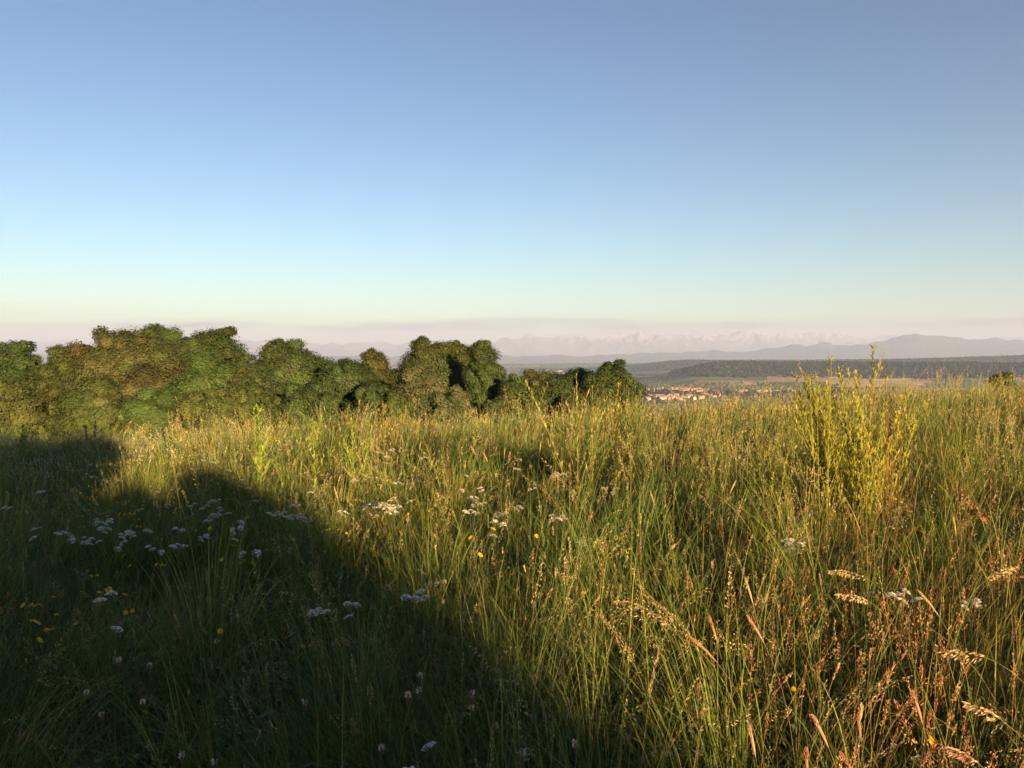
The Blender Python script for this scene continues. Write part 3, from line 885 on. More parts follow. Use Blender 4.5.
o = G_STALK.build('seeding_grass', M_SEED); tag(o, 'thin tan and pink seeding grass stalks spread through the meadow', 'grass', kind='stuff')

# low herbs between the grass
def herbs():
    g = Geo()
    for (y0, y1, dn, s) in ((-1, 3, 420, .018), (3, 6, 300, .024), (6, 12, 130, .036), (12, 22, 45, .06)):
        x, y = scatter(y0, y1, dn); n = len(x)
        k = fbm(x / .8, y / .8, 90) > .45; x, y = x[k], y[k]; n = len(x)
        z = ground(x, y) + rng.uniform(.08, .38, n)
        pos = np.stack([x, y, z], -1)
        nr_ = rng.normal(0, .5, (n, 3)) + np.array([0, 0, 1]); nr_ /= np.linalg.norm(nr_, axis=1)[:, None]
        t1 = np.cross(nr_, rng.normal(0, 1, (n, 3))); t1 /= np.linalg.norm(t1, axis=1)[:, None]; t2 = np.cross(nr_, t1)
        ls = s * rng.uniform(.6, 1.4, (n, 1))
        V = np.stack([pos - t1 * ls, pos + t2 * ls * .5, pos + t1 * ls, pos - t2 * ls * .5], 1)
        c = np.array([.05, .085, .025])[None] * rng.uniform(.7, 1.4, (n, 1))
        g.add(V.reshape(-1, 3), q=np.arange(n)[:, None] * 4 + np.arange(4)[None], col=np.repeat(c, 4, 0))
    o = g.build('undergrowth', M_PLANT); tag(o, 'low dark green herb leaves under the meadow grass', 'undergrowth', kind='stuff')
herbs()

# ---------------------------------------------------------------- single plants of the meadow
def bend_path(h, lean, az, n=8, p=1.8):
    t = np.linspace(0, 1, n)
    return np.stack([lean * t ** p * math.cos(az), lean * t ** p * math.sin(az), h * t], -1)

def leafset(g, path, t, length, width, up, az, col, segs=4, droop=.6, r=random):
    """one narrow leaf springing from the stem path at parameter t"""
    f = t * (len(path) - 1); i = min(int(f), len(path) - 2); b = path[i] * (1 - (f - i)) + path[i + 1] * (f - i)
    P = curves(np.array([b]), np.array([az]), np.array([length]), np.array([up]), np.array([droop]), segs, 1.3)
    ribbons(g, P, np.array([width]), np.array([az + PI / 2]), np.array([col]) * .9, np.array([col]) * 1.15, tip=.05, mid=.4)

def yarrow_proto(seed, h=.6, heads=3, spread=.05, size=.024, white=(.86, .85, .80)):
    R = random.Random(seed)
    root = empty('yarrow', (0, 0, 0))
    top = bend_path(h * .82, R.uniform(0, .08), R.uniform(0, 6.28))
    g = Geo(); tube(g, top, np.linspace(.0022, .0014, len(top)), 5, (.09, .12, .05))
    centres = []
    for k in range(heads):
        a = 2 * PI * k / heads + R.uniform(-.5, .5); rr = spread * (0 if heads == 1 else R.uniform(.6, 1.15))
        c = top[-1] + np.array([rr * math.cos(a), rr * math.sin(a), h * .18 + R.uniform(-.015, .015)])
        t = np.linspace(0, 1, 5)[:, None]
        m = top[-1] + np.array([rr * .75 * math.cos(a), rr * .75 * math.sin(a), h * .07])
        tube(g, (1 - t) ** 2 * top[-1] + 2 * t * (1 - t) * m + t * t * (c - [0, 0, .012]), np.linspace(.0013, .0009, 5), 4, (.10, .13, .055))
        for j in range(9):
            b = R.uniform(0, 6.28); q = size * R.uniform(.3, .9)
            tube(g, [c - [0, 0, .014], c + np.array([q * math.cos(b), q * math.sin(b), -.001])], [.0007, .0005], 3, (.12, .14, .07))
        centres.append(c)
    g.build('stem', M_PLANT, root, smooth=True)
    for c in centres:
        g = Geo(); s = size * R.uniform(.8, 1.2); ta, tb = R.uniform(-.5, .5), R.uniform(-.5, .5)
        for j in range(46):
            q = s * math.sqrt((j + .5) / 46); b = j * 2.399
            p = c + np.array([q * math.cos(b), q * math.sin(b), .010 - (q / s) ** 2 * .014 + q * (ta * math.cos(b) + tb * math.sin(b)) + R.uniform(-.0015, .0015)])
            n = 6; fr = s * R.uniform(.2, .27); tx, ty = R.uniform(-.4, .4), R.uniform(-.4, .4)
            V = [p + [0, 0, .0006]] + [p + np.array([fr * (1 if i % 2 else .8) * math.cos(b + i * PI / 3), fr * math.sin(b + i * PI / 3), fr * (tx * math.cos(i * PI / 3) + ty * math.sin(i * PI / 3))]) for i in range(n)]
            sh = R.uniform(.82, 1.05)
            cols = np.array([[.62, .55, .32]] + [[w * sh for w in white]] * n)
            g.add(V, t=[(0, 1 + i, 1 + (i + 1) % n) for i in range(n)], col=cols)
            g.add([p + [fr * .5, 0, -.001], p + [-fr * .25, fr * .4, -.001], p + [-fr * .25, -fr * .4, -.001], p + [0, 0, -.006]], t=[(0, 1, 3), (1, 2, 3), (2, 0, 3)], col=(.14, .17, .08))
        g.build('flower_head', M_PETAL, root)
    for k in range(5):
        g = Geo(); t = .15 + .15 * k; a = k * 2.4; Ln = .11 - .012 * k
        f = t * (len(top) - 1); i = int(f); b = top[i]
        for j in range(9):
            u = .15 + .85 * j / 8
            pb = b + np.array([math.cos(a) * Ln * u, math.sin(a) * Ln * u, Ln * (.7 * u - .35 * u * u)])
            for s in (-1, 1):
                P = curves(np.array([pb]), np.array([a + s * .9]), np.array([.02 * (1.1 - u)+.004]), np.array([.9]), np.array([.2]), 2)
                ribbons(g, P, np.array([.0022]), np.array([a + s * .9 + PI / 2]), np.array([[.06, .095, .04]]), np.array([[.07, .11, .045]]))
        tube(g, [b, b + np.array([math.cos(a) * Ln * .5, math.sin(a) * Ln * .5, Ln * .27]), b + np.array([math.cos(a) * Ln, math.sin(a) * Ln, Ln * .35])], .0009, 3, (.07, .11, .045))
        g.build('leaf', M_PLANT, root)
    return root

def yellow_proto(seed, h=.55, heads=3, size=.012, colr=(.75, .50, .02)):
    R = random.Random(seed)
    root = empty('yellow_flower', (0, 0, 0))
    g = Geo(); top = bend_path(h * .7, R.uniform(0, .06), R.uniform(0, 6.28)); tube(g, top, np.linspace(.0018, .0012, len(top)), 5, (.07, .12, .03))
    cs = []
    for k in range(heads):
        a = 2 * PI * k / heads + R.uniform(-.6, .6); rr = 0 if heads == 1 else R.uniform(.02, .05)
        c = top[-1] + np.array([rr * math.cos(a), rr * math.sin(a), h * .3 * R.uniform(.75, 1.05)])
        t = np.linspace(0, 1, 5)[:, None]; m = top[-1] + np.array([rr * .8 * math.cos(a), rr * .8 * math.sin(a), h * .1])
        tube(g, (1 - t) ** 2 * top[-1] + 2 * t * (1 - t) * m + t * t * c, np.linspace(.0011, .0009, 5), 4, (.07, .12, .03)); cs.append(c)
    for j in range(7):
        leafset(g, top, .1 + .11 * j, R.uniform(.05, .09), .009, .7, R.uniform(0, 6.28), (.06, .10, .03))
    g.build('stem', M_PLANT, root, smooth=True)
    for c in cs:
        g = Geo(); tx, ty = R.uniform(-.9, .9), R.uniform(-.9, .9); s = size * R.uniform(1.05, 1.35)
        for ring, (n, rad, zz) in enumerate(((13, 1.0, 0), (11, .72, .0012), (7, .42, .0022))):
            for i in range(n):
                b = 2 * PI * i / n + ring; hw = .9 * PI / n
                def P(rd, an, z): return c + np.array([s * rd * math.cos(an), s * rd * math.sin(an), z + s * rd * (tx * math.cos(an) + ty * math.sin(an)) + s * rd * .3])
                g.add([P(.08, b, zz), P(rad * .7, b - hw, zz), P(rad, b, zz - .0006), P(rad * .7, b + hw, zz)], q=[(0, 1, 2, 3)], col=np.array(colr) * R.uniform(.85, 1.1))
        tube(g, [c - [0, 0, .007], c - [0, 0, .004], c], [.0015, .0035, .0045], 6, (.07, .11, .03))
        g.build('flower_head', M_PETAL, root)
    return root

def plantain_proto(seed, h=.5):
    R = random.Random(seed)
    root = empty('ribwort', (0, 0, 0)); tag(root)
    p = bend_path(h, R.uniform(0, .08), R.uniform(0, 6.28)); g = Geo(); tube(g, p, .0011, 4, (.09, .11, .05)); g.build('stem', M_PLANT, root, smooth=True)
    g = Geo(); c = p[-1]
    tube(g, [c + [0, 0, z] for z in (-.004, 0, .008, .016, .024, .029)], [.002, .0052, .0058, .005, .0035, .0008], 7, (.17, .10, .06))
    for j in range(70):
        z = R.uniform(0, .026); b = R.uniform(0, 6.28); rr = .0055 * (1 - .5 * z / .026)
        q = c + np.array([rr * math.cos(b), rr * math.sin(b), z]); d = np.array([math.cos(b), math.sin(b), .6]) * .0022
        g.add([q, q + d + [.0009, 0, 0], q + d * 1.6, q + d - [.0009, 0, 0]], q=[(0, 1, 2, 3)], col=(.21, .13, .08))
    g.build('seed_head', M_SEED, root, smooth=True)
    g = Geo()
    for j in range(44):
        b = R.uniform(0, 6.28); z = R.uniform(.014, .030)
        q = c + np.array([.004 * math.cos(b), .004 * math.sin(b), z]); d = np.array([math.cos(b) * .005, math.sin(b) * .005, R.uniform(.002, .006)])
        g.add([q, q + d + [.0014, .001, 0], q + d * 1.5, q + d - [.0014, .001, 0]], q=[(0, 1, 2, 3)], col=(.66, .52, .42))
    g.build('anthers', M_PETAL, root)
    return root

def seed_grass(kind, h, az, bendv, colr, head, wid, m, sl, sw, seed, th0=.05, stemw=.0024, name='seed_head_grass', leaves=2):
    r = np.random.default_rng(seed)
    root = empty(name, (0, 0, 0))
    P = curves(np.zeros((1, 3)), np.array([az]), np.array([h * (1 + .12 * bendv)]), np.array([th0]), np.array([bendv]), 16, 2.6)
    g = Geo(); tube(g, P[0], np.linspace(stemw * .6, stemw * .25, 17), 5, np.array(colr) * .45 + np.array([.05, .07, .015])); 
    for k in range(leaves):
        leafset(g, P[0], .15 + .2 * k, .22, .004, .35, r.uniform(0, 6.28), (.07, .10, .03), 6, 1.3)
    g.build('stem', M_PLANT, root, smooth=True)
    g = Geo(); c = np.array([colr])
    kd = 'fox' if kind == 'fox' else 'panicle' if kind == 'panicle' else 'spike'
    spikelets(g, P, np.array([head]), m, np.array([wid]), np.array([sl]), np.array([sw]), c, r, droop=.7 if kind == 'droop' else 0, kind=kd)
    if kind == 'fox':
        i0 = int((1 - head) * 16); pts = P[0][i0:]; k = len(pts)
        f = np.linspace(0, 1, 8); pp = np.stack([np.interp(f * (k - 1), np.arange(k), pts[:, a]) for a in range(3)], -1)
        tube(g, pp, wid * .8 * np.clip(np.sin((f * .9 + .06) * PI), .2, 1), 7, np.array(colr) * .85)
    g.build('seed_head', M_SEED, root)
    return root

def tall_weed(label, cat, x, y, stems, h, spread, colr, leafl, leafw, seed, name='tall_weed', nleaf=46, up=.35, flower=None, group=None, lean=.1, side=5):
    R = random.Random(seed)
    root = empty(name, (x, y, gz(x, y) - .02)); tag(root, label, cat, group)
    for k in range(stems):
        a = R.uniform(0, 6.28); rr = spread * math.sqrt(R.random()) * .35
        hh = h * (R.uniform(.56, .88) if k > 4 else R.uniform(.82, .97)) if k else h; sc_ = R.uniform(.6, 1.25); hue = R.uniform(.75, 1.1)
        p = bend_path(hh, spread * R.uniform(.1, .9) if k else .03, a, 12, 1.5) + np.array([rr * math.cos(a), rr * math.sin(a), 0])
        g = Geo(); tube(g, p, np.linspace(.0045, .0015, 12), 5, np.array(colr) * .9)
        tw = []
        for j in range(side):
            t0 = R.uniform(.35, .85); b = p[int(t0 * 11)]; aa = R.uniform(0, 6.28); l = hh * R.uniform(.12, .26)
            pb = b + bend_path(l, l * R.uniform(.3, .6), aa, 6, .9); tube(g, pb, np.linspace(.002, .0009, 6), 4, np.array(colr)); tw.append(pb)
        st = g.build('stem', M_PLANT, root, smooth=True)
        g = Geo()
        for j in range(nleaf):
            t = 1 - .66 * R.random() ** 1.2; c = np.array(colr) * R.uniform(.6, 1.2) * sc_ * np.array([hue, 1, 1])
            leafset(g, p, t, leafl * R.uniform(.5, 1.2) * (1.25 - .6 * t), leafw * R.uniform(.7, 1.2), up + R.uniform(-.15, .35), R.uniform(0, 6.28), c, 3, R.uniform(0, .7))
        for pb in tw:
            for j in range(nleaf // 5):
                leafset(g, pb, R.random(), leafl * R.uniform(.35, .8), leafw * R.uniform(.6, 1), up + R.uniform(-.1, .3), R.uniform(0, 6.28), np.array(colr) * R.uniform(.8, 1.35), 3, R.uniform(0, .5))
        g.build('leaves', M_PLANT, st)
        if flower:
            g = Geo()
            for j in range(26):
                q = p[-1] + np.array([R.gauss(0, .012), R.gauss(0, .012), R.uniform(-.05, .02)]); s = R.uniform(.003, .006)
                d = np.array([R.gauss(0, 1), R.gauss(0, 1), 1.0]); d /= np.linalg.norm(d); e1 = np.cross(d, [1, .2, .1]); e1 /= np.linalg.norm(e1); e2 = np.cross(d, e1)
                g.add([q - e1 * s, q + e2 * s, q + e1 * s, q - e2 * s], q=[(0, 1, 2, 3)], col=flower)
            g.build('flower_buds', M_PETAL, st)
    return root

def instance(protos, used, k, x, y, rz, s, label, cat, group, z=None):
    p = protos[k % len(protos)]
    if id(p) in used: o = copy_tree(p)
    else: used.add(id(p)); o = p
    o.location = (x, y, (gz(x, y) if z is None else z) - .01); o.rotation_euler = (0, 0, rz); o.scale = (s, s, s)
    tag(o, label, cat, group)
    return o

Rn = random.Random(99)
YH = .60
yar = [yarrow_proto(s, YH, hd, sp * 1.05, sz * 1.15) for s, hd, sp, sz in ((1, 3, .035, .020), (2, 4, .045, .020), (3, 2, .03, .022), (4, 1, 0, .024), (5, 5, .055, .021))]
used = set()
# px, py, proto, scale, label (None -> shared)
SHL = 'small white yarrow head among the shaded grass of the left half'
YAR = [
    (15, 508, 1, 1, 'white yarrow at the left edge of the meadow, level with the big shaded patch'), (98, 521, 4, 1.1, 'topmost white yarrow of the dense shaded patch at left'),
    (92, 531, 1, 1.1, SHL), (106, 527, 0, 1, SHL), (115, 534, 1, 1.1, SHL), (121, 541, 3, 1, SHL), (131, 533, 2, 1, SHL),
    (84, 540, 4, 1, 'wide white yarrow at the lower left of the dense shaded patch'), (148, 530, 2, 1, 'flat white yarrow just right of the dense shaded patch'),
    (108, 593, 2, 1.15, 'lone white yarrow in deep shade between the two yellow flower groups'), (96, 478, 1, 1, SHL), (120, 480, 0, 1, SHL), (104, 481, 2, .9, SHL),
    (155, 491, 0, 1, SHL), (160, 506, 1, .9, SHL), (205, 506, 2, 1, SHL), (213, 514, 0, 1, SHL), (219, 508, 2, .9, SHL), (216, 521, 1, .9, SHL), (150, 457, 0, 1, SHL),
    (140, 455, 2, 1, SHL), (204, 460, 0, 1, SHL), (213, 462, 2, 1, SHL), (240, 479, 3, 1.1, 'bright lone yarrow head high in the shade left of the leafy spire'), (247, 488, 0, .9, SHL), (229, 470, 2, .9, SHL),
    (284, 512, 4, 1.1, 'broad white yarrow left of centre, left half of a pair'), (302, 514, 4, 1.1, 'broad white yarrow left of centre, right half of a pair'), (294, 520, 1, 1, 'low white yarrow under the broad pair left of centre'),
    (363, 505, 3, 1.1, 'single sunlit yarrow head left of the brightest white group'), (386, 503, 4, 1.15, 'left yarrow of the brightest sunlit white group'),
    (397, 506, 4, 1.25, 'right yarrow of the brightest sunlit white group, largest head'), (392, 498, 2, 1, 'upper yarrow of the brightest sunlit white group'), (408, 500, 3, 1, 'small yarrow head just right of the brightest sunlit white group'),
    (330, 608, 1, 1, 'dim white yarrow in the central shade'), (350, 603, 2, .9, 'flat dim yarrow right of another in the central shade'), (347, 613, 3, .8, 'small round yarrow head low in the central shade'),
    (409, 596, 2, 1.05, 'left of two flat white yarrows below the brightest group'), (420, 592, 2, 1, 'right of two flat white yarrows below the brightest group'), (435, 582, 3, .7, 'tiny sun-touched yarrow head above the two flat ones'),
    (380, 453, 1, 1, 'white yarrow high in the middle meadow, left of a row of three'), (391, 450, 2, 1, 'white yarrow high in the middle meadow, middle of a row of three'), (405, 450, 0, 1, 'white yarrow high in the middle meadow, right of a row of three'),
    (462, 489, 3, 1, 'small white yarrow left of the pink spiked grass'), (466, 499, 1, 1, 'white yarrow under the small one left of the pink spiked grass'),
    (496, 521, 2, 1.1, 'sunlit yarrow beside the orange-yellow flowers near the centre'), (501, 512, 4, .9, 'sunlit yarrow above the orange-yellow flowers near the centre'), (494, 534, 2, .9, 'bluish shaded yarrow under the orange-yellow flowers'), (511, 507, 1, .9, 'creamy yarrow just right of the orange-yellow flowers'),
    (555, 517, 4, 1, 'pinkish sunlit yarrow right of the centre'), (604, 488, 2, .95, 'left yarrow of a small trio above a dark hollow'), (612, 492, 3, .9, 'middle yarrow of a small trio above a dark hollow'), (618, 488, 2, .9, 'right yarrow of a small trio above a dark hollow'),
    (583, 541, 3, 1, 'round creamy yarrow head at the edge of a dark hollow'), (795, 543, 4, 1.05, 'white yarrow in the golden grass, nearest of a loose group'), (784, 547, 1, .9, 'left white yarrow of a loose group in the golden grass'), (810, 538, 0, .9, 'right creamy yarrow of a loose group in the golden grass'),
    (892, 592, 4, 1.0, 'bright white yarrow low in the golden grass at right'), (868, 590, 3, .7, 'tiny white head left of the bright yarrow in the golden grass'), (958, 600, 1, .9, 'white yarrow between drooping tan heads at right'),
    (425, 741, 3, .75, 'small white yarrow head at the bottom, right of another'), (398, 765, 3, 1.1, 'white yarrow head cut by the bottom edge'), (120, 626, 3, .9, 'oval white head in the dark grass right of the yellow group'),
]
SHM = 'small white yarrow head in the sunlit middle of the meadow'
for i in range(22):
    YAR.append((Rn.uniform(270, 560), Rn.uniform(442, 520), Rn.randrange(4), Rn.uniform(.9, 1.1), SHM))
for i in range(34):
    YAR.append((Rn.uniform(5, 262), 447 + 105 * Rn.random() ** 1.1, Rn.randrange(4), Rn.uniform(.85, 1.05), SHL))
for i, (px, py, k, s, lab) in enumerate(YAR):
    x, y = spot(px, py, YH * s)
    shared = lab in (SHL, SHM)
    instance(yar, used, k, x, y, Rn.uniform(0, 6.28), s, lab, 'yarrow', ('small white yarrows in the left shade' if lab == SHL else 'small white yarrows in the sunlit middle') if shared else 'white yarrow flowers in the meadow')

yel = [yellow_proto(s, .55, hd, sz, c) for s, hd, sz, c in ((11, 3, .012, (.78, .52, .02)), (12, 1, .014, (.80, .55, .03)), (13, 4, .011, (.75, .45, .02)), (14, 2, .013, (.80, .42, .03)))]
used2 = set()
YSL = 'small yellow flower in the dim grass of the left half'
YEL = [
    (26, 612, 1, 1.2, 'left of two bright yellow flowers at the left edge'), (40, 611, 1, 1.2, 'right of two bright yellow flowers at the left edge'), (24, 601, 0, 1, 'pale yellow flower above the bright pair at left'), (39, 602, 0, 1, 'second pale yellow flower above the bright pair at left'), (45, 630, 1, 1, 'yellow flower hanging below the bright pair at left'),
    (52, 624, 3, .9, YSL), (27, 589, 1, .9, YSL), (57, 593, 3, .9, YSL), (120, 587, 1, 1.1, 'yellow flower left of the lone shaded yarrow'), (122, 551, 1, 1.1, 'bright yellow flower just under the dense white patch'),
    (113, 484, 2, 1, YSL), (115, 493, 2, 1, YSL), (120, 512, 0, 1, YSL), (130, 512, 0, 1, YSL), (106, 511, 0, 1, YSL), (140, 506, 3, 1, YSL), (118, 500, 2, 1, YSL), (66, 530, 0, 1, YSL), (3, 537, 1, .9, YSL), (177, 494, 1, 1, YSL), (213, 524, 1, 1.1, YSL), (93, 511, 3, 1, YSL), (225, 555, 1, 1, YSL), (132, 560, 3, .9, YSL), (157, 562, 0, .9, YSL),
    (489, 521, 1, 1.3, 'orange-yellow flower, upper of three near the centre'), (473, 533, 1, 1.1, 'orange-yellow flower, left of three near the centre'), (485, 548, 1, 1.1, 'orange-yellow flower, lowest of three near the centre'), (541, 530, 1, 1.1, 'orange-yellow flower below the pinkish yarrow'),
    (342, 529, 3, 1, 'yellow flower under the sunlit spikes left of centre'), (306, 532, 1, 1, 'yellow flower below the broad pair of yarrows'), (330, 527, 0, .9, 'dull yellow flower between the broad yarrows and the sunlit spikes'),
    (900, 497, 2, 1.2, 'yellow flower group in the golden grass at right, upper'), (840, 515, 2, 1, 'yellow flower group in the golden grass at right, lower'), (1003, 455, 0, 1, 'yellow flower near the right edge below the crest'), (965, 462, 2, 1, 'yellow flower left of the right edge below the crest'),
    (800, 688, 2, .9, 'yellow flower low in the reddish grass at right'), (930, 738, 0, .8, 'yellow flower at the bottom right among reddish seed heads'), (817, 465, 1, 1, 'orange-yellow flower left of the tall yellow plant'),
]
for i in range(20):
    YEL.append((Rn.uniform(3, 240), Rn.uniform(485, 640), Rn.randrange(4), Rn.uniform(.9, 1.05), YSL))
for i, (px, py, k, s, lab) in enumerate(YEL):
    x, y = spot(px, py, .55 * s)
    instance(yel, used2, k, x, y, Rn.uniform(0, 6.28), s, lab, 'yellow flower', 'small yellow flowers in the left shade' if lab == YSL else 'yellow flowers in the meadow')

rib = [plantain_proto(s, .62) for s in (21, 22, 23)]
used3 = set()
for i, (px, py, s) in enumerate([(115, 665, 1), (166, 673, 1), (200, 650, 1), (83, 697, .9), (308, 697, 1), (397, 698, 1), (411, 700, 1), (440, 685, 1), (467, 704, .9), (475, 701, 1.1), (479, 724, .9), (534, 749, 1), (576, 748, 1), (225, 755, .95), (159, 762, .9), (379, 755, .9), (94, 728, .9), (147, 580, .9), (140, 707, .9), (430, 585, 1)]):
    x, y = spot(px, py, .62 * s)
    instance(rib, used3, i, x, y, Rn.uniform(0, 6.28), s, 'brown ribwort head tipped with pale anthers in the dark foreground grass', 'ribwort', 'ribwort heads in the dark foreground')

TAN = (.44, .33, .17); BUFF = (.40, .31, .16); PINK = (.42, .24, .17); RED = (.48, .16, .09); YEL_ = (.45, .38, .12); RUST = (.36, .19, .11)
SG = [  # px, py(tip), kind, height, bend, lean az, colour, head share, width, label
    (89, 459, 'fox', .95, .12, .3, BUFF, .16, .011, 'tallest pale grass spike standing alone in the shade at left'),
    (104, 462, 'spike', .9, .2, .2, TAN, .13, .008, 'shorter pale grass spike right of the tallest one at left'),
    (421, 441, 'fox', .95, .15, .4, TAN, .15, .009, 'tall tan grass spike above the brightest white flowers'),
    (398, 455, 'fox', .9, .08, 0, TAN, .11, .008, 'tan grass spike left of the tall one above the white flowers'),
    (434, 458, 'panicle', .9, .3, .2, TAN, .14, .012, 'forked tan grass head right of the tall spike'),
    (342, 466, 'droop', .92, .9, 3.4, TAN, .2, .012, 'leaning tan grass head on the left of the sunlit middle'),
    (334, 486, 'fox', .85, .3, 2.9, TAN, .16, .009, 'sunlit buff grass spike leaning left near the middle'),
    (471, 446, 'fox', .9, .5, 3.1, PINK, .11, .013, 'left pink grass head above the centre'),
    (483, 452, 'fox', .9, .5, 2.9, PINK, .11, .013, 'right pink grass head above the centre'),
    (505, 447, 'fox', .98, .05, .2, TAN, .14, .007, 'upright thin grass spike right of the pink heads'),
    (510, 452, 'spike', .95, .1, .1, PINK, .12, .010, 'pinkish grass spike next to the upright thin one'),
    (535, 430, 'panicle', .98, .2, .1, BUFF, .13, .010, 'buff grass head left of the dark hollow, higher'),
    (541, 442, 'fox', .93, .1, .1, TAN, .12, .009, 'tan grass head left of the dark hollow, lower'),
    (506, 379, 'spike', 1.28, .1, .1, TAN, .2, .008, 'very tall grass spike rising in front of the deep green tree'),
    (570, 462, 'panicle', .95, .1, 1.5, TAN, .2, .022, 'fluffy upright grass head over the dark hollow'),
    (558, 472, 'panicle', .9, .1, 1.5, TAN, .2, .020, 'dim feathery grass head left of the fluffy one'),
    (675, 448, 'fox', .95, .15, .3, BUFF, .18, .009, 'bright buff grass spike, left of a sunlit pair'),
    (666, 452, 'fox', .95, .05, 3.1, TAN, .13, .007, 'thin grass spike just left of the bright buff one'),
    (702, 437, 'fox', .98, .06, .3, TAN, .15, .011, 'thick tan grass spike, right of a sunlit pair'),
    (718, 425, 'panicle', 1.0, .35, .3, PINK, .13, .014, 'pink leaning grass head above the thick tan spike'),
    (742, 443, 'spike', .95, .1, .1, TAN, .14, .008, 'tan grass spike right of the thick one'),
    (736, 480, 'fox', .85, .5, .2, TAN, .12, .011, 'curved tan grass head in front of the sunlit right slope'),
    (747, 430, 'droop', 1.0, 1.4, .1, BUFF, .24, .016, 'arching buff grass plume on the sunlit right slope'),
    (760, 440, 'droop', 1.0, 1.2, .1, BUFF, .24, .016, 'second arching buff plume right of the first'),
    (650, 490, 'fox', .85, .3, 2.9, TAN, .14, .008, 'pale grass spike inside the dark hollow'),
    (965, 499, 'spike', .90, .8, 2.8, RED, .17, .014, 'reddish orange grass head leaning left near the right edge'),
    (953, 515, 'fox', .85, .12, 2.8, YEL_, .10, .009, 'yellow green cylindrical grass head below the reddish one'),
    (828, 570, 'droop', .82, 1.7, 3.1, BUFF, .17, .014, 'golden drooping grass head pointing left, upper of two'),
    (836, 595, 'droop', .78, 1.6, 3.3, TAN, .16, .013, 'tan drooping grass head pointing left, lower of two'),
    (940, 650, 'droop', .78, 1.8, 3.0, BUFF, .14, .018, 'cream drooping grass head low at the right'),
    (1018, 566, 'droop', .84, 1.5, .2, TAN, .15, .014, 'drooping tan grass head at the right edge'),
    (918, 590, 'fox', .8, .8, 2.4, TAN, .1, .008, 'small tan grass head right of the bright yarrow'),
    (690, 637, 'fox', .80, 1.0, 2.7, RUST, .09, .008, 'rusty velvet grass head tilting left in the lower middle'),
    (709, 615, 'fox', .80, .3, 2.9, RUST, .08, .008, 'rusty grass head above the tilting velvet one'),
    (745, 578, 'fox', .82, .3, 2.9, TAN, .08, .009, 'tan velvet grass head among sunlit stems'),
    (747, 615, 'fox', .8, .6, 2.9, PINK, .08, .008, 'pinkish velvet grass head below the tan one'),
    (861, 702, 'fox', .72, .15, 1.0, TAN, .06, .011, 'blunt buff grass head at the lower right'),
    (857, 710, 'fox', .70, .1, 3.0, RUST, .08, .009, 'rusty velvet head beside the blunt buff one'),
    (812, 714, 'fox', .70, .5, 2.8, PINK, .08, .009, 'pink velvet grass head leaning left at the lower right'),
    (806, 746, 'fox', .66, .1, 1.6, RUST, .08, .009, 'short rusty grass head near the bottom edge'),
    (840, 752, 'fox', .66, .6, 2.7, RUST, .08, .010, 'thick rusty grass head slanting at the bottom edge'),
    (748, 722, 'fox', .72, .2, 2.8, TAN, .08, .009, 'tan velvet grass head at the bottom between green stems'),
    (912, 690, 'fox', .72, .3, 2.8, PINK, .08, .009, 'pink velvet grass head in the reddish patch'),
    (965, 702, 'droop', .72, 1.3, 3.0, TAN, .12, .012, 'tan drooping head in the reddish patch near the right edge'),
    (940, 745, 'droop', .68, 1.3, 3.0, PINK, .12, .012, 'pinkish drooping head at the bottom right corner'),
    (497, 352, 'spike', .1, .1, .1, TAN, .1, .1, None),
    (660, 645, 'spike', .8, .2, .2, TAN, .2, .005, 'thin green gold grass spike at the edge of the shade'),
    (614, 600, 'droop', .82, 1.6, 2.9, BUFF, .24, .014, 'sunlit spreading grass head at the shade edge right of centre'),
    (600, 615, 'panicle', .78, .8, 3.0, TAN, .24, .03, 'spreading golden grass panicle at the shade edge'),
    (938, 355, 'spike', 1.25, .02, .1, BUFF, .12, .004, 'very thin straight pale stalk against the far hills at right'),
    (1012, 395, 'fox', 1.1, .05, .1, BUFF, .12, .008, 'pale upright grass spike near the right edge under the lone shrub'),
]
for i, (px, py, kd, h, bd, az, colr, hd, wd, lab) in enumerate(SG):
    if lab is None: continue
    m = {'fox': 260, 'spike': 90, 'panicle': 140, 'droop': 90}[kd]
    sl, sw = {'fox': (.006, .0022), 'spike': (.013, .004), 'panicle': (.008, .0026), 'droop': (.016, .0045)}[kd]
    if kd == 'fox': hd *= .8; wd *= .62
    o = seed_grass(kd, h, az, bd, colr, hd, wd, m, sl, sw, 700 + i)
    # tip height and tip offset of this stalk
    P = curves(np.zeros((1, 3)), np.array([az]), np.array([h * (1 + .12 * bd)]), np.array([.05]), np.array([bd]), 16, 2.6)[0]
    tip = P[:, 2].max(); off = P[-1]
    x, y = spot(px, py, tip)
    o.location = (x - off[0], y - off[1], gz(x, y) - .005)
    tag(o, lab, 'grass stalk', 'tall seed-head grasses')

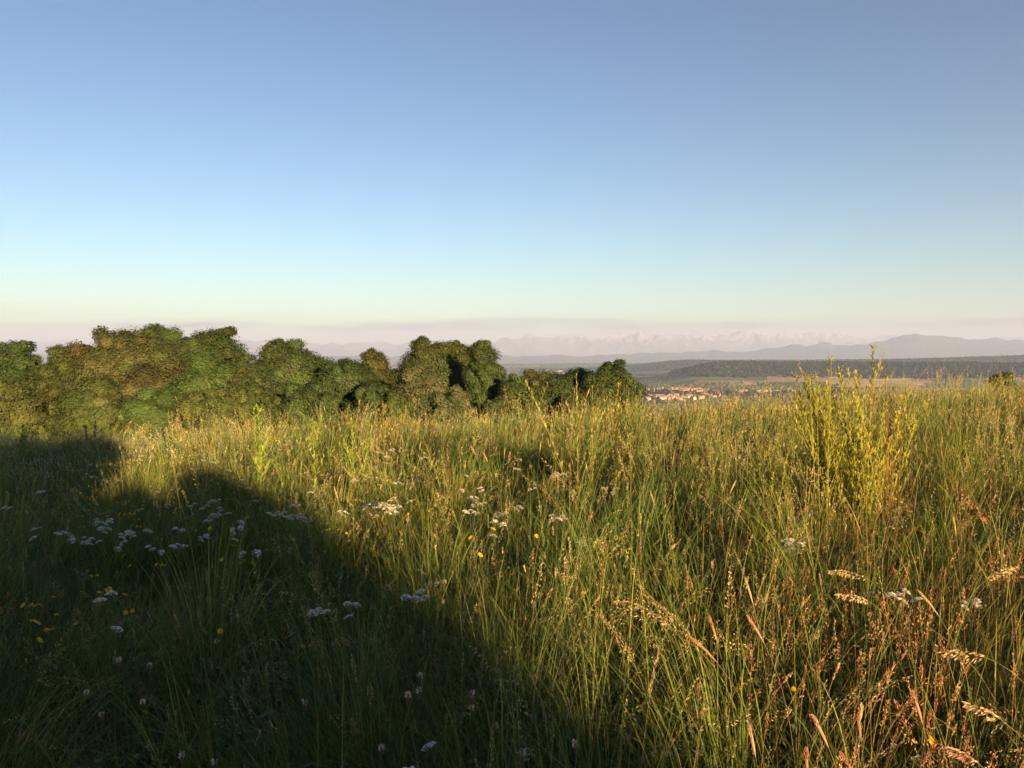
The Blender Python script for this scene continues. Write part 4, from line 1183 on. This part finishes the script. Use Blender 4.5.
# leafy weeds
YG = (.29, .29, .05); LG = (.26, .34, .06)
x, y = at(862, 6.4)
def hgt(x, y, px, row, d): return EYE + (HOR - row) / F * d - gz(x, y)
tall_weed('tall bushy yellow-green plant rising above the crest at right', 'weed', x, y, 30, hgt(x, y, 862, 343, 6.4), .52, YG, .075, .012, 31, nleaf=110, up=.35, flower=(.50, .42, .06), side=8)
x, y = at(826, 5.8)
tall_weed('slender yellow-green stems left of the tall bushy plant', 'weed', x, y, 4, hgt(x, y, 826, 355, 5.8), .16, YG, .07, .008, 32, nleaf=34, up=.3, flower=(.22, .28, .06))
x, y = at(594, 9.5)
tall_weed('golden leafy plant in front of the dense round tree', 'weed', x, y, 13, hgt(x, y, 594, 374, 9.5), .75, (.34, .32, .07), .085, .014, 33, nleaf=70, up=.35)
x, y = at(262, 10.5)
tall_weed('leafy light green spire, tallest of three left of the middle', 'weed', x, y, 2, hgt(x, y, 262, 406, 10.5), .12, LG, .15, .026, 34, nleaf=60, up=.7)
x, y = at(316, 10)
tall_weed('leafy light green spire, middle of three left of the middle', 'weed', x, y, 1, hgt(x, y, 316, 419, 10), .07, LG, .13, .022, 35, nleaf=60, up=.7)
x, y = at(354, 10)
tall_weed('bushy light green spire, right of three left of the middle', 'weed', x, y, 4, hgt(x, y, 354, 419, 10), .2, LG, .12, .02, 36, nleaf=50, up=.7)
x, y = at(385, 16)
tall_weed('golden bushy weed on the crest in front of the shaded tree gap', 'weed', x, y, 10, hgt(x, y, 385, 402, 16), .5, (.26, .22, .07), .14, .022, 37, nleaf=36, up=.5)
x, y = at(768, 6.5)
tall_weed('small yellow-green plant standing left of the tall bushy one, apart from it', 'weed', x, y, 4, hgt(x, y, 768, 380, 6.5), .2, YG, .07, .009, 38, nleaf=36, up=.35)
for k, (px, row, lb) in enumerate(((26, 424, 'yellow leafy weed at the left end of the crest'), (92, 421, 'yellow leafy weed on the crest below the brownish tree'), (175, 425, 'small yellow weed on the crest below the fresh green tree'))):
    x, y = at(px, 19)
    tall_weed(lb, 'weed', x, y, 5, hgt(x, y, px, row, 19), .3, (.22, .20, .05), .13, .03, 50 + k, nleaf=24, up=.5, side=2)
# rusty dock
x, y = at(893, 5.6)
tall_weed('rusty red dock stalk right of the tall bushy plant', 'dock', x, y, 3, hgt(x, y, 893, 358, 5.6), .12, (.22, .11, .06), .028, .009, 41, name='dock', nleaf=60, up=.3)
x, y = spot(505, 632, .45)
def dock_leaves(x, y):
    root = empty('dock', (x, y, gz(x, y))); tag(root, 'broad dark green dock leaves with one reddish leaf, at the edge of the shade', 'dock')
    R = random.Random(8)
    for k in range(9):
        g = Geo(); a = k * .75; L0 = R.uniform(.3, .42)
        red = k == 2
        P = curves(np.zeros((1, 3)), np.array([a]), np.array([L0]), np.array([.25]), np.array([.9]), 8, 1.4)
        c = np.array([[.20, .06, .05]]) if red else np.array([[.045, .085, .025]]) * R.uniform(.8, 1.2)
        ribbons(g, P, np.array([.055]), np.array([a + PI / 2 - .45]), c, c * 1.1, tip=.1, mid=.45)
        g.build('leaf', M_PLANT, root, smooth=True)
dock_leaves(x, y)

# ---------------------------------------------------------------- haze
def build_haze():
    g = Geo(); X, Y0, Y1, Z0, Z1 = 56000, -2700, 64000, -174, 1700
    v = [(-X, Y0, Z0), (X, Y0, Z0), (X, Y1, Z0), (-X, Y1, Z0), (-X, Y0, Z1), (X, Y0, Z1), (X, Y1, Z1), (-X, Y1, Z1)]
    g.add(v, q=[(0, 3, 2, 1), (4, 5, 6, 7), (0, 1, 5, 4), (1, 2, 6, 5), (2, 3, 7, 6), (3, 0, 4, 7)])
    m, nt, N, L = new_mat('haze')
    out = N.new('ShaderNodeOutputMaterial'); pv = N.new('ShaderNodeVolumePrincipled')
    pv.inputs['Color'].default_value = (.50, .64, 1.0, 1); pv.inputs['Density'].default_value = 3.7e-5; pv.inputs['Anisotropy'].default_value = 0
    L.new(pv.outputs[0], out.inputs['Volume'])
    o = g.build('haze', m); tag(o, 'pale evening haze over the valley and the mountains', 'haze', kind='stuff')
build_haze()
